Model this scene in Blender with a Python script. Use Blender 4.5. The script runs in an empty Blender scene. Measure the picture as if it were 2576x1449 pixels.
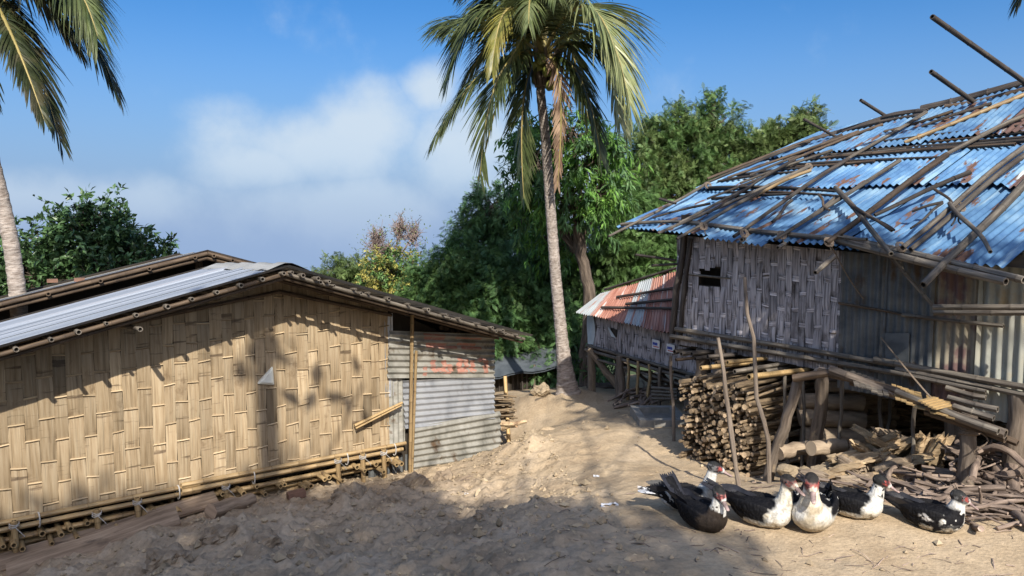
import bpy, math, random
import numpy as np
from mathutils import Vector, Matrix
random.seed(7); rng = np.random.default_rng(7)
scene = bpy.context.scene; COL = scene.collection
# ------------------------------------------------------------------ camera, sky, sun, exposure
F = 1950.0; CH = 2.3; PIT = math.atan(164/F)
cam = bpy.data.cameras.new('camera'); cam.sensor_fit = 'HORIZONTAL'; cam.angle = 2*math.atan(1288/F)
cam.clip_start = .05; cam.clip_end = 9000
camo = bpy.data.objects.new('camera', cam); COL.objects.link(camo)
camo.location = (0, 0, CH); camo.rotation_euler = (math.pi/2-PIT, 0, 0); scene.camera = camo
SUN_DX, SUN_EL = -.22, math.radians(38)          # light travels (SUN_DX, 1) on plan, falling by SUN_EL
_l = math.hypot(SUN_DX, 1)
LDIR = Vector((SUN_DX/_l*math.cos(SUN_EL), 1/_l*math.cos(SUN_EL), -math.sin(SUN_EL)))
sun = bpy.data.lights.new('sun', 'SUN'); sun.energy = 3.4; sun.angle = math.radians(.55); sun.color = (1, .93, .82)
suno = bpy.data.objects.new('sun', sun); COL.objects.link(suno)
suno.rotation_euler = (-LDIR).to_track_quat('Z', 'Y').to_euler()
scene.view_settings.view_transform = 'Standard'; scene.view_settings.look = 'None'
scene.view_settings.exposure = 1.1; scene.view_settings.gamma = 1
world = bpy.data.worlds.new('World'); scene.world = world; world.use_nodes = True
def nodes_of(nt):
    def N(t, **kw):
        n = nt.nodes.new(t)
        for k, v in kw.items():
            if k == 'inp':
                for a, b in v.items():
                    s = n.inputs[a]
                    if hasattr(b, 'is_output'): nt.links.new(b, s)
                    else: s.default_value = b
            else: setattr(n, k, v)
        return n
    return N
SKY_T = (.115, .275, .42); HAZE = (1.0, 1.40, 2.15); CLOUD = (1.95, 2.32, 2.72)
def build_world():
    nt = world.node_tree; nt.nodes.clear(); N = nodes_of(nt)
    sky = N('ShaderNodeTexSky', sky_type='NISHITA', sun_disc=False, sun_elevation=SUN_EL,
            sun_rotation=math.atan2(-LDIR.x, -LDIR.y), air_density=1.0, dust_density=1.2, ozone_density=2.5, altitude=300)
    geo = N('ShaderNodeTexCoord'); d = geo.outputs['Generated']
    sep = N('ShaderNodeSeparateXYZ', inp={0: d})
    hz = N('ShaderNodeMapRange', interpolation_type='SMOOTHSTEP', inp={0: sep.outputs[2], 1: -.02, 2: .30, 3: .97, 4: 0.0}).outputs[0]
    def blob(x, z, rx, rz):
        v = Vector((x, 1, z)).normalized()
        s = N('ShaderNodeVectorMath', operation='SUBTRACT', inp={0: d, 1: v})
        m = N('ShaderNodeVectorMath', operation='DIVIDE', inp={0: s.outputs[0], 1: (rx, .6, rz)})
        l = N('ShaderNodeVectorMath', operation='LENGTH', inp={0: m.outputs[0]})
        return N('ShaderNodeMapRange', inp={0: l.outputs['Value'], 1: 0, 2: 1.0, 3: 1, 4: 0}).outputs[0]
    bl = None
    for b in [(-.25, .095, .19, .085), (-.19, .12, .14, .07), (-.32, .075, .12, .055), (-.06, .08, .14, .14), (-.10, .17, .05, .055), (-.58, .03, .2, .05), (.03, .04, .2, .12), (-.2, .02, .25, .07)]:
        o = blob(*b)
        bl = o if bl is None else N('ShaderNodeMath', operation='MAXIMUM', inp={0: bl, 1: o}).outputs[0]
    n1 = N('ShaderNodeTexNoise', inp={'Vector': d, 'Scale': 8.0, 'Detail': 9.0, 'Roughness': .56}).outputs[0]
    w = N('ShaderNodeMath', operation='MULTIPLY_ADD', inp={0: n1, 1: 1.5, 2: -.76}).outputs[0]
    c = N('ShaderNodeMath', operation='ADD', inp={0: bl, 1: w}).outputs[0]
    cl = N('ShaderNodeMapRange', interpolation_type='SMOOTHSTEP', inp={0: c, 1: .08, 2: .84, 3: 0, 4: .97}).outputs[0]
    dotp = N('ShaderNodeVectorMath', operation='DOT_PRODUCT', inp={0: d, 1: -LDIR}).outputs['Value']
    # the sky is deepest blue away from the sun and pale in the glow round it
    dk = N('ShaderNodeMapRange', interpolation_type='SMOOTHSTEP', inp={0: dotp, 1: -.3, 2: .75, 3: 0, 4: 1}).outputs[0]
    tint = N('ShaderNodeMix', data_type='RGBA', inp={0: dk, 6: (*SKY_T, 1), 7: (1.12, 1.02, .93, 1)})
    skyc = N('ShaderNodeMix', data_type='RGBA', blend_type='MULTIPLY', inp={0: 1.0, 6: sky.outputs[0], 7: tint.outputs[2]})
    sat = N('ShaderNodeMix', data_type='RGBA', inp={0: hz, 6: skyc.outputs[2], 7: (*HAZE, 1)})
    mx2 = N('ShaderNodeMix', data_type='RGBA', inp={0: N('ShaderNodeMath', operation='MULTIPLY', inp={0: cl, 1: N('ShaderNodeMapRange', interpolation_type='SMOOTHSTEP', inp={0: sep.outputs[2], 1: -.04, 2: .12, 3: .25, 4: 1.0}).outputs[0]}).outputs[0], 6: sat.outputs[2], 7: (*CLOUD, 1)})
    bg = N('ShaderNodeBackground', inp={0: mx2.outputs[2], 1: .15})
    out = N('ShaderNodeOutputWorld', inp={0: bg.outputs[0]})
build_world()
# ------------------------------------------------------------------ geometry of the view: pixel (2576 wide) <-> world
cp, sp = math.cos(PIT), math.sin(PIT)
def ray(px, py):
    xc = (px-1288)/F; yc = -(py-724.5)/F
    dy = cp+yc*sp
    return xc/dy, (-sp+yc*cp)/dy
def P(px, py, Y):
    a, b = ray(px, py); return Vector((a*Y, Y, CH+b*Y))
def proj(v):
    dz = v[2]-CH; f = v[1]*cp-dz*sp; u = v[1]*sp+dz*cp
    return 1288+F*v[0]/f, 724.5-F*u/f
class Plane:
    def __init__(s, o, w):
        s.o = Vector(o); s.w = Vector(w).normalized(); n = Vector((s.w.y, -s.w.x))
        if n.y > 0: n = -n
        s.n = n; s.w3 = Vector((s.w.x, s.w.y, 0)); s.n3 = Vector((n.x, n.y, 0))
    def hit(s, px, py, d=0):
        a, b = ray(px, py); ox, oy = s.o.x+s.n.x*d, s.o.y+s.n.y*d
        t = (ox-a*oy)/(a*s.w.y-s.w.x); Y = oy+s.w.y*t
        return t, CH+b*Y
    def pt(s, t, z, d=0):
        q = s.o+s.w*t+s.n*d; return Vector((q.x, q.y, z))
    def at(s, px, py, d=0):
        t, z = s.hit(px, py, d); return s.pt(t, z, d)
# ------------------------------------------------------------------ object helpers
def tag(o, label, cat=None, group=None, kind=None):
    o['label'] = label
    if cat: o['category'] = cat
    if group: o['group'] = group
    if kind: o['kind'] = kind
    return o
def thing(name, loc, label, cat, group=None):
    o = bpy.data.objects.new(name, None); o.empty_display_size = .1; COL.objects.link(o); o.location = loc
    o['_w'] = [float(q) for q in loc]; return tag(o, label, cat, group)
class MB:
    def __init__(s): s.v = []; s.f = []; s.var = []; s.uv = []; s.sm = []
    def add(s, v, f, var=1.0, uv=None, smooth=True):
        b = len(s.v); n = len(v)
        s.v.extend([tuple(x) for x in v]); s.f.extend([tuple(i+b for i in q) for q in f])
        s.var.extend(list(var) if hasattr(var, '__len__') else [var]*n)
        s.uv.extend(uv if uv is not None else [(x[0]+x[1]*.7, x[2]) for x in v]); s.sm.extend([smooth]*len(f)); return s
    def grid(s, rows, var=1.0, uv=None, smooth=True, flip=False):
        m, n = len(rows), len(rows[0]); f = []
        for i in range(m-1):
            for j in range(n-1):
                q = (i*n+j, i*n+j+1, (i+1)*n+j+1, (i+1)*n+j); f.append(q[::-1] if flip else q)
        return s.add([p for r in rows for p in r], f, var, [q for r in uv for q in r] if uv else None, smooth)
    def box(s, c, x, y, z, var=1.0):
        c, x, y, z = Vector(c), Vector(x), Vector(y), Vector(z)
        for a, b, e in ((x, y, z), (y, z, x), (z, x, y)):
            for sg in (1, -1):
                q = [c+e*sg+a*i+b*j*sg for i, j in ((-1, -1), (1, -1), (1, 1), (-1, 1))]
                la, lb = a.length, b.length
                s.add(q, [(0, 1, 2, 3)], var, [(i*la+c.x+c.y, j*lb+c.z) for i, j in ((-1, -1), (1, -1), (1, 1), (-1, 1))], False)
        return s
    def tube(s, pts, rad, n=8, var=1.0, cap=True, hollow=False, capvar=None):
        pts = [Vector(p) for p in pts]; m = len(pts)
        rad = [rad]*m if not hasattr(rad, '__len__') else rad
        va = [var]*m if not hasattr(var, '__len__') else var
        t0 = (pts[1]-pts[0]).normalized()
        a = t0.cross(Vector((0, 0, 1)) if abs(t0.z) < .9 else Vector((1, 0, 0))).normalized()
        rows = []; uv = []; L = 0; vv = []; u0 = random.random()*5; fr = []
        for i, p in enumerate(pts):
            t = (pts[min(i+1, m-1)]-pts[max(i-1, 0)]).normalized()
            a = (a-t*a.dot(t)).normalized(); b = t.cross(a)
            if i: L += (p-pts[i-1]).length
            rows.append([p+(a*math.cos(k*2*math.pi/n)+b*math.sin(k*2*math.pi/n))*rad[i] for k in range(n+1)])
            uv.append([(u0+k/n*2*math.pi*max(rad), u0+L) for k in range(n+1)]); vv += [va[i]]*(n+1); fr.append((a, b, t))
        s.grid(rows, vv, uv)
        if cap:
            for i, sg in ((0, -1), (m-1, 1)):
                cv = capvar if capvar is not None else va[i]; ring = rows[i][:n]; a, b, t = fr[i]
                cu = [(u0+.02*math.cos(k), u0+.02*math.sin(k)) for k in range(n)]
                if hollow:
                    inn = [pts[i]+(q-pts[i])*.68 for q in ring]; deep = [q-t*sg*rad[i]*1.2 for q in inn]
                    f = [(k, (k+1) % n, n+(k+1) % n, n+k) for k in range(n)]
                    s.add(ring+inn, f, cv*1.2, cu+cu, False)
                    s.add(inn+deep, f+[tuple(range(n, 2*n))], .25, cu+cu, False)
                else:
                    f = tuple(range(n)) if sg > 0 else tuple(range(n))[::-1]
                    s.add(ring, [f], cv, cu, False)
        return s
    def pole(s, p0, p1, r, r1=None, sag=0., wob=0., node=.33, n=8, var=1.0, hollow=True, capvar=None):
        # a bamboo culm: straight-ish, with swollen darker rings at the nodes
        p0, p1 = Vector(p0), Vector(p1); L = (p1-p0).length; r1 = r1 or r*.85
        ts = {0.0, 1.0}; nd = []; x = random.random()*node+.05
        while x < L-.03:
            nd.append(x/L); x += node*random.uniform(.8, 1.2)
        for q in nd: ts |= {max(q-.012/L, 0), q, min(q+.012/L, 1)}
        for k in range(1, 6): ts.add(k/6)
        ts = sorted(ts); pts = []; rad = []; va = []
        w1, w2 = random.uniform(-1, 1)*wob, random.uniform(-1, 1)*wob
        ax = (p1-p0).cross(Vector((0, 0, 1)));
        ax = ax.normalized() if ax.length > 1e-6 else Vector((1, 0, 0))
        last = -1
        for t in ts:
            if t-last < 1e-4: continue
            last = t
            p = p0.lerp(p1, t)+Vector((0, 0, -sag*4*t*(1-t)))+ax*(w1*math.sin(3.1*t)+w2*math.sin(6.3*t))+Vector((0, 0, w2*math.sin(3.1*t)))
            k = t in nd; pts.append(p); rad.append((r+(r1-r)*t)*(1.13 if k else 1)); va.append(var*(.62 if k else 1))
        return s.tube(pts, rad, n, va, True, hollow, capvar)
    def stick(s, p0, p1, r, r1=None, bend=.03, n=6, var=1.0, seg=6, capvar=1.5):
        p0, p1 = Vector(p0), Vector(p1); L = (p1-p0).length; r1 = r1 or r*.7; jr = .14 if r < .045 else .05
        o = [Vector([random.gauss(0, 1) for _ in range(3)])*bend*L for _ in range(2)]
        pts = []; rad = []
        for i in range(seg+1):
            t = i/seg; pts.append(p0.lerp(p1, t)+o[0]*math.sin(math.pi*t)+o[1]*.5*math.sin(2*math.pi*t)+(Vector([random.gauss(0, 1) for _ in range(3)])*min(r*.18, .006) if 0 < i < seg else Vector()))
            rad.append((r+(r1-r)*t)*random.uniform(1-jr, 1+jr))
        return s.tube(pts, rad, n, var, True, False, capvar*var)
def build(name, mb, mat, parent=None, origin=None, kind=None):
    me = bpy.data.meshes.new(name)
    o = Vector(parent['_w'] if parent is not None and '_w' in parent else (origin if origin is not None else (0, 0, 0)))
    V = np.array(mb.v, dtype=np.float64)-np.array(o)
    me.from_pydata(V.tolist(), [], mb.f)
    me.polygons.foreach_set('use_smooth', mb.sm)
    at = me.attributes.new('var', 'FLOAT', 'POINT'); at.data.foreach_set('value', np.array(mb.var, dtype=np.float32))
    uvl = me.uv_layers.new(name='uv'); li = np.empty(len(me.loops), dtype=np.int32); me.loops.foreach_get('vertex_index', li)
    uvl.data.foreach_set('uv', np.array(mb.uv, dtype=np.float32)[li].ravel())
    me.materials.append(mat); me.update()
    ob = bpy.data.objects.new(name, me); COL.objects.link(ob)
    ob['_w'] = [float(q) for q in o]
    if parent is not None: ob.parent = parent
    else: ob.location = o
    if kind: ob['kind'] = kind
    return ob
def build_np(name, V, faces, var, mat, parent=None, origin=(0., 0., 0.), smooth=False, col=None):
    # big quad meshes straight from numpy arrays
    me = bpy.data.meshes.new(name); o = np.array(parent['_w'] if parent is not None else origin)
    V = V-o; me.vertices.add(len(V)); me.vertices.foreach_set('co', V.astype(np.float32).ravel())
    k = faces.shape[1]; me.loops.add(faces.size); me.polygons.add(len(faces))
    me.loops.foreach_set('vertex_index', faces.astype(np.int32).ravel())
    me.polygons.foreach_set('loop_start', np.arange(0, faces.size, k, dtype=np.int32))
    me.polygons.foreach_set('use_smooth', np.full(len(faces), smooth)); me.update(calc_edges=True)
    at = me.attributes.new('var', 'FLOAT', 'POINT'); at.data.foreach_set('value', np.asarray(var, dtype=np.float32))
    if col is not None:
        ca = me.attributes.new('tint', 'FLOAT_COLOR', 'POINT'); ca.data.foreach_set('color', np.concatenate([col, np.ones((len(col), 1))], 1).astype(np.float32).ravel())
    me.materials.append(mat); me.validate(); me.update()
    ob = bpy.data.objects.new(name, me); COL.objects.link(ob); ob['_w'] = [float(q) for q in o]
    if parent is not None: ob.parent = parent
    else: ob.location = o
    return ob
def copy_tree(o, parent=None):
    c = o.copy(); COL.objects.link(c)
    if parent is not None: c.parent = parent
    for ch in list(o.children): copy_tree(ch, c)
    return c
# ------------------------------------------------------------------ materials
def mat(name, cols, sc=(1, 1, 1), det=5, rough=.8, bump=.3, bd=.01, coord='UV', metal=0., spec=.3, lo=.32, hi=.68,
        patch=None, trans=0., var=True, nrough=.6, tint=False, grain=None):
    m = bpy.data.materials.new(name); m.use_nodes = True; nt = m.node_tree; nt.nodes.clear(); N = nodes_of(nt)
    tc = N('ShaderNodeTexCoord')
    mp = N('ShaderNodeMapping', inp={0: tc.outputs[coord], 3: sc})
    nz = N('ShaderNodeTexNoise', inp={'Vector': mp.outputs[0], 'Scale': 1.0, 'Detail': det, 'Roughness': nrough})
    rp = N('ShaderNodeValToRGB', inp={0: nz.outputs[0]}); cr = rp.color_ramp
    while len(cr.elements) < len(cols): cr.elements.new(.5)
    for i, c in enumerate(cols):
        cr.elements[i].position = lo+(hi-lo)*i/max(1, len(cols)-1); cr.elements[i].color = (*c, 1)
    colr = rp.outputs[0]; rgh = rough
    if tint:
        a = N('ShaderNodeAttribute', attribute_name='tint'); colr = N('ShaderNodeMix', data_type='RGBA', blend_type='MULTIPLY', inp={0: 1.0, 6: colr, 7: a.outputs[0]}).outputs[2]
    for pt in (patch or []):
        pc, ps, plo, phi = pt
        pm = N('ShaderNodeMapping', inp={0: tc.outputs[coord], 3: ps})
        pn = N('ShaderNodeTexNoise', inp={'Vector': pm.outputs[0], 'Scale': 1.0, 'Detail': 6.0, 'Roughness': .62})
        pf = N('ShaderNodeMapRange', inp={0: pn.outputs[0], 1: plo, 2: phi, 3: 0, 4: 1})
        colr = N('ShaderNodeMix', data_type='RGBA', inp={0: pf.outputs[0], 6: colr, 7: (*pc, 1)}).outputs[2]
    hgt = nz.outputs[0]
    if grain:
        gm = N('ShaderNodeMapping', inp={0: tc.outputs[coord], 3: grain[0]})
        gn = N('ShaderNodeTexNoise', inp={'Vector': gm.outputs[0], 'Scale': 1.0, 'Detail': 3.0, 'Roughness': .5})
        gf = N('ShaderNodeMapRange', inp={0: gn.outputs[0], 1: grain[1], 2: grain[2], 3: grain[3], 4: 1})
        colr = N('ShaderNodeMix', data_type='RGBA', blend_type='MULTIPLY', inp={0: 1.0, 6: colr, 7: gf.outputs[0]}).outputs[2]
        hgt = N('ShaderNodeMath', operation='ADD', inp={0: nz.outputs[0], 1: gf.outputs[0]}).outputs[0]
    if var:
        a = N('ShaderNodeAttribute', attribute_name='var')
        colr = N('ShaderNodeMix', data_type='RGBA', blend_type='MULTIPLY', inp={0: 1.0, 6: colr, 7: a.outputs['Fac']}).outputs[2]
    b = N('ShaderNodeBsdfPrincipled', inp={'Base Color': colr, 'Roughness': rgh, 'Metallic': metal, 'Specular IOR Level': spec})
    if bump:
        bm = N('ShaderNodeBump', inp={'Strength': bump, 'Distance': bd, 'Height': hgt}); nt.links.new(bm.outputs[0], b.inputs['Normal'])
    sh = b.outputs[0]
    if trans:
        tl = N('ShaderNodeBsdfTranslucent', inp={0: colr}); sh = N('ShaderNodeMixShader', inp={0: trans, 1: sh, 2: tl.outputs[0]}).outputs[0]
    N('ShaderNodeOutputMaterial', inp={0: sh}); return m
MT = {}
MT['hut_strip'] = mat('woven_bamboo', [(0.217, 0.154, 0.086), (0.313, 0.234, 0.143), (0.383, 0.302, 0.197)], (30, 1.6, 1), rough=.55, bump=.5, bd=.006, lo=.3, hi=.62,
                      patch=[((.17, .115, .065), (5, 3.2, 1), .60, .74), ((.14, .10, .062), (1.5, 13, 1), .60, .66)], grain=((75, 1.1, 1), .32, .46, .66))
MT['hut_bar'] = mat('bamboo_slat', [(0.285, 0.188, 0.083), (0.413, 0.292, 0.143)], (9, 60, 1), rough=.5, bump=.2)
MT['bamboo'] = mat('bamboo_pole', [(0.200, 0.128, 0.064), (0.320, 0.224, 0.112), (0.400, 0.288, 0.152)], (30, 3, 1), rough=.5, bump=.2, patch=[((.13, .085, .05), (6, 3, 1), .58, .72)])
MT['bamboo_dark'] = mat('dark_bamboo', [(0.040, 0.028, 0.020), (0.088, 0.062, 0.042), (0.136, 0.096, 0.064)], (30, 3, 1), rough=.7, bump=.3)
MT['bamboo_grey'] = mat('weathered_bamboo', [(.06, .051, .042), (.125, .108, .088), (.22, .195, .158)], (34, 2.5, 1), rough=.75, bump=.35, patch=[((.07, .055, .045), (7, 2.5, 1), .56, .68)])
MT['bamboo_black'] = mat('black_bamboo', [(.022, .019, .018), (.055, .046, .04), (.10, .085, .07)], (34, 2.5, 1), rough=.8, bump=.35)  # near-black bamboo tone, also used for the window openings
MT['grey_strip'] = mat('weathered_woven_bamboo', [(0.213, 0.193, 0.195), (0.381, 0.353, 0.361), (0.515, 0.482, 0.487)], (26, 2.2, 1), rough=.8, bump=.6, bd=.006,
                       patch=[((.085, .07, .062), (5, 2.6, 1), .53, .66)], grain=((60, 1.4, 1), .38, .5, .4))
MT['dark_panel'] = mat('shaded_backing', [(0.025, 0.020, 0.015), (0.042, 0.034, 0.025)], (8, 2, 1), rough=.9, bump=.2)  # near-black colour carries the shade of interiors and under eaves
MT['galv'] = mat('galvanised_sheet', [(.36, .38, .41), (.52, .54, .57), (.60, .62, .64)], (2.5, 5, 1), rough=.42, bump=.08, metal=.55, spec=.5, patch=[((.30, .29, .28), (1.5, 9, 1), .6, .72)])
MT['galv_roof'] = mat('shiny_roof_sheet', [(.15, .17, .205), (.29, .325, .375), (.45, .49, .54)], (9, .35, 1), det=3, rough=.38, bump=.05, metal=.3, spec=.5, lo=.36, hi=.62, patch=[((.40, .41, .44), (11, .2, 1), .57, .66)])  # colour streaks stand in for lit and dark sides of the corrugations
MT['galv_old'] = mat('old_galvanised_sheet', [(.20, .195, .17), (.34, .33, .29), (.44, .43, .39)], (3, 7, 1), rough=.55, bump=.15, metal=.3, patch=[((.13, .085, .05), (3, 6, 1), .57, .68)])
MT['galv_dull'] = mat('dull_zinc_sheet', [(0.060, 0.068, 0.074), (0.104, 0.112, 0.116), (0.144, 0.148, 0.144)], (3, 4, 1), rough=.6, bump=.2, metal=.2, patch=[((.08, .055, .038), (4, 2.2, 1), .56, .66)])
MT['tin_maroon'] = mat('stained_zinc_sheet', [(.15, .135, .11), (.24, .215, .165), (.32, .285, .2)], (4, 2.5, 1), rough=.6, bump=.25, metal=.15, patch=[((.135, .085, .08), (2.2, 1.6, 1), .52, .6), ((.09, .06, .045), (6, 3, 1), .6, .66)])
MT['tin_cream'] = mat('cream_zinc_sheet', [(0.225, 0.232, 0.210), (0.323, 0.330, 0.292), (0.375, 0.360, 0.285)], (4, 2.2, 1), rough=.6, bump=.3, metal=.15, patch=[((.30, .22, .11), (2.5, 1.5, 1), .56, .70)])
MT['roof_blue'] = mat('blue_painted_sheet', [(.045, .11, .23), (.085, .185, .325), (.18, .295, .41)], (1.8, 2.6, 1), rough=.72, bump=.15, spec=.18, lo=.36, hi=.66,
                      patch=[((.24, .35, .44), (9, 1.3, 1), .58, .70), ((.105, .06, .045), (7, 1.6, 1), .575, .60)])
MT['roof_blue_rust'] = mat('rusty_blue_sheet', [(.06, .038, .034), (.10, .058, .048), (.14, .085, .07)], (6, 3, 1), rough=.75, bump=.2,
                           patch=[((.42, .50, .52), (9, 1.3, 1), .56, .60), ((.11, .28, .52), (5, 1.1, 1), .58, .62)])
MT['roof_red'] = mat('red_rusted_sheet', [(0.284, 0.121, 0.089), (0.367, 0.173, 0.126), (0.452, 0.252, 0.200)], (5, 2, 1), rough=.75, bump=.1, patch=[((.52, .48, .46), (9, 1.0, 1), .56, .63)])
MT['roof_pale'] = mat('pale_zinc_sheet', [(0.360, 0.389, 0.403), (0.454, 0.490, 0.504)], (5, 2, 1), rough=.5, bump=.1, metal=.15, patch=[((.36, .17, .125), (9, 1.0, 1), .53, .60)])
MT['tarp'] = mat('pale_tarpaulin', [(.36, .42, .46), (.50, .57, .60)], (4, 4, 4), rough=.6, bump=.3, coord='Object')
MT['tarp_shaded'] = mat('shaded_tarpaulin', [(.05, .06, .07), (.10, .115, .13)], (4, 4, 4), rough=.6, bump=.3, coord='Object')  # darker copy of the tarpaulin, tree shade put into its colour
MT['brick'] = mat('old_brick', [(.13, .075, .055), (.21, .12, .085)], (9, 9, 9), rough=.9, bump=.4, coord='Object')
MT['paper'] = mat('white_paper', [(.62, .62, .64), (.75, .75, .75)], (8, 8, 8), rough=.7, bump=.1, coord='Object')
MT['ink_blue'] = mat('blue_print', [(.04, .07, .32), (.07, .10, .4)], (20, 20, 1), rough=.7, bump=0)
MT['ink_red'] = mat('red_print', [(.5, .06, .05), (.55, .1, .08)], (20, 20, 1), rough=.7, bump=0)
MT['paint_red'] = mat('faded_red_paint', [(0.288, 0.136, 0.104), (0.344, 0.168, 0.128), (0.320, 0.240, 0.200)], (14, 14, 1), rough=.7, bump=0)
MT['white_cloth'] = mat('white_shell', [(.66, .67, .60), (.74, .75, .68)], (6, 6, 6), rough=.5, bump=.1, coord='Object')
MT['tie'] = mat('white_plastic_tie', [(.38, .36, .33), (.5, .48, .45)], (9, 9, 9), rough=.5, bump=0, coord='Object')
MT['rope'] = mat('jute_rope', [(0.140, 0.105, 0.075), (0.210, 0.165, 0.125)], (60, 60, 60), rough=.9, bump=.2, coord='Object')
MT['firewood'] = mat('firewood_bark', [(.08, .057, .036), (.16, .118, .075), (.26, .195, .122)], (26, 7, 1), rough=.9, bump=.7, bd=.008)
MT['branch'] = mat('branch_bark', [(.085, .063, .05), (.165, .125, .10), (.27, .21, .165)], (26, 5, 1), rough=.9, bump=.7, bd=.008)
MT['split'] = mat('split_wood', [(0.243, 0.171, 0.099), (0.360, 0.266, 0.162), (0.432, 0.333, 0.211)], (5, 5, 26), rough=.85, bump=.8, bd=.015, coord='Object', patch=[((.17, .11, .07), (6, 6, 6), .58, .66)])
MT['log'] = mat('cut_log', [(0.144, 0.108, 0.076), (0.230, 0.180, 0.130), (0.302, 0.238, 0.166)], (12, 4, 1), rough=.9, bump=.8, bd=.012)
MT['post'] = mat('old_post', [(0.083, 0.064, 0.049), (0.150, 0.120, 0.094), (0.217, 0.176, 0.139)], (24, 3, 1), rough=.9, bump=.9, bd=.012, patch=[((.30, .23, .15), (5, 3, 1), .60, .72)])
MT['plank'] = mat('weathered_plank', [(.13, .092, .062), (.235, .17, .118), (.33, .25, .175)], (22, 2, 1), rough=.85, bump=.7, bd=.006, patch=[((.07, .05, .04), (6, 2, 1), .58, .7)])
MT['cloth_brown'] = mat('brown_sacking', [(.15, .10, .06), (.26, .18, .10), (.34, .25, .14)], (2, 14, 1), rough=.9, bump=.9, bd=.03)
MT['stone'] = mat('sandstone', [(.19, .15, .10), (.29, .23, .155), (.37, .30, .21)], (7, 7, 7), rough=.95, bump=.8, bd=.03, coord='Object')
MT['clod'] = mat('grey_earth_rock', [(.15, .112, .078), (.235, .18, .125), (.32, .255, .18)], (9, 9, 9), det=8, rough=.95, bump=1., bd=.05, coord='Object')
MT['concrete'] = mat('concrete', [(.17, .165, .15), (.26, .25, .23)], (9, 9, 9), rough=.95, bump=.5, coord='Object')
MT['palm_trunk'] = mat('palm_bark', [(.18, .145, .12), (.32, .275, .24), (.42, .375, .335)], (6, 26, 1), rough=.9, bump=1., bd=.03, patch=[((.13, .10, .08), (3, 34, 1), .55, .66)])
MT['bark'] = mat('tree_bark', [(.05, .038, .03), (.10, .078, .06), (.17, .135, .105)], (14, 4, 1), rough=.95, bump=1., bd=.03)
MT['twig'] = mat('thin_twig', [(0.150, 0.112, 0.098), (0.285, 0.217, 0.188)], (14, 4, 1), rough=.95, bump=.3)
def leaf(name, cols, trans=.3, rough=.5): return mat(name, cols, (3, 3, 3), det=3, rough=rough, bump=0, coord='Object', trans=trans, spec=.35, lo=.35, hi=.65)
MT['leaf_dark'] = leaf('dark_glossy_leaf', [(0.032, 0.065, 0.026), (0.058, 0.113, 0.041), (0.087, 0.152, 0.058)], .15, .35)
MT['leaf_mid'] = leaf('feathery_leaf', [(0.067, 0.132, 0.042), (0.104, 0.192, 0.058), (0.147, 0.240, 0.080)], .28)
MT['leaf_deep'] = leaf('deep_green_leaf', [(0.053, 0.113, 0.046), (0.085, 0.170, 0.060), (0.122, 0.222, 0.079)], .22)  # a deeper green than the feathery leaf
MT['leaf_olive'] = leaf('olive_feathery_leaf', [(0.077, 0.118, 0.039), (0.118, 0.174, 0.056), (0.174, 0.230, 0.084)], .3)
MT['leaf_mango'] = leaf('bright_green_leaf', [(0.063, 0.150, 0.032), (0.115, 0.247, 0.046), (0.184, 0.344, 0.069)], .32)
MT['leaf_yellow'] = leaf('yellowing_leaf', [(0.162, 0.203, 0.054), (0.324, 0.311, 0.081), (0.446, 0.378, 0.101)], .35)
MT['frond'] = leaf('palm_leaflet', [(.045, .065, .022), (.085, .11, .038), (.14, .165, .07)], .25, .4)
MT['frond_yellow'] = leaf('yellow_palm_leaflet', [(.13, .14, .035), (.21, .20, .045), (.32, .26, .06)], .25, .4)
MT['frond_dark'] = leaf('shaded_palm_leaflet', [(0.021, 0.029, 0.013), (0.038, 0.049, 0.020), (0.070, 0.066, 0.035)], .2, .45)  # darkened palm leaflet: the shaded, backlit look is put into its colour
MT['frond_pale'] = leaf('pale_palm_leaflet', [(.15, .185, .075), (.24, .27, .12), (.31, .32, .15)], .25, .35)
MT['frond_dead'] = leaf('dry_palm_leaflet', [(.16, .10, .065), (.27, .18, .12), (.36, .25, .17)], .15, .7)
MT['rachis'] = mat('palm_rib', [(.20, .17, .06), (.34, .27, .10)], (8, 2, 1), rough=.5, bump=.1)
MT['coconut'] = mat('coconut_husk', [(.13, .15, .03), (.23, .23, .06)], (5, 5, 5), rough=.45, bump=.1, coord='Object')
MT['duck'] = mat('duck_plumage', [(.82, .82, .82), (1, 1, 1)], (26, 26, 26), rough=.7, bump=.45, bd=.01, coord='Object', spec=.14, tint=True, var=False, grain=((60, 60, 30), .35, .6, .72))
MT['bill'] = mat('duck_bill', [(.10, .075, .07), (.36, .26, .24)], (25, 25, 25), rough=.4, bump=.05, coord='Object')
MT['eye'] = mat('duck_eye', [(.01, .01, .01), (.015, .015, .015)], (5, 5, 5), rough=.1, bump=0, coord='Object', spec=.6)
MT['litter'] = mat('white_scrap', [(.7, .7, .7), (.8, .8, .8)], (9, 9, 9), rough=.6, bump=0, coord='Object')
MT['pebble'] = mat('pebble', [(.20, .155, .10), (.32, .25, .165), (.42, .34, .23)], (4, 4, 4), rough=.95, bump=.4, coord='Object')
MT['axe_handle'] = mat('pale_stake', [(.50, .34, .16), (.62, .44, .23)], (20, 4, 1), rough=.6, bump=.1)
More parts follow.
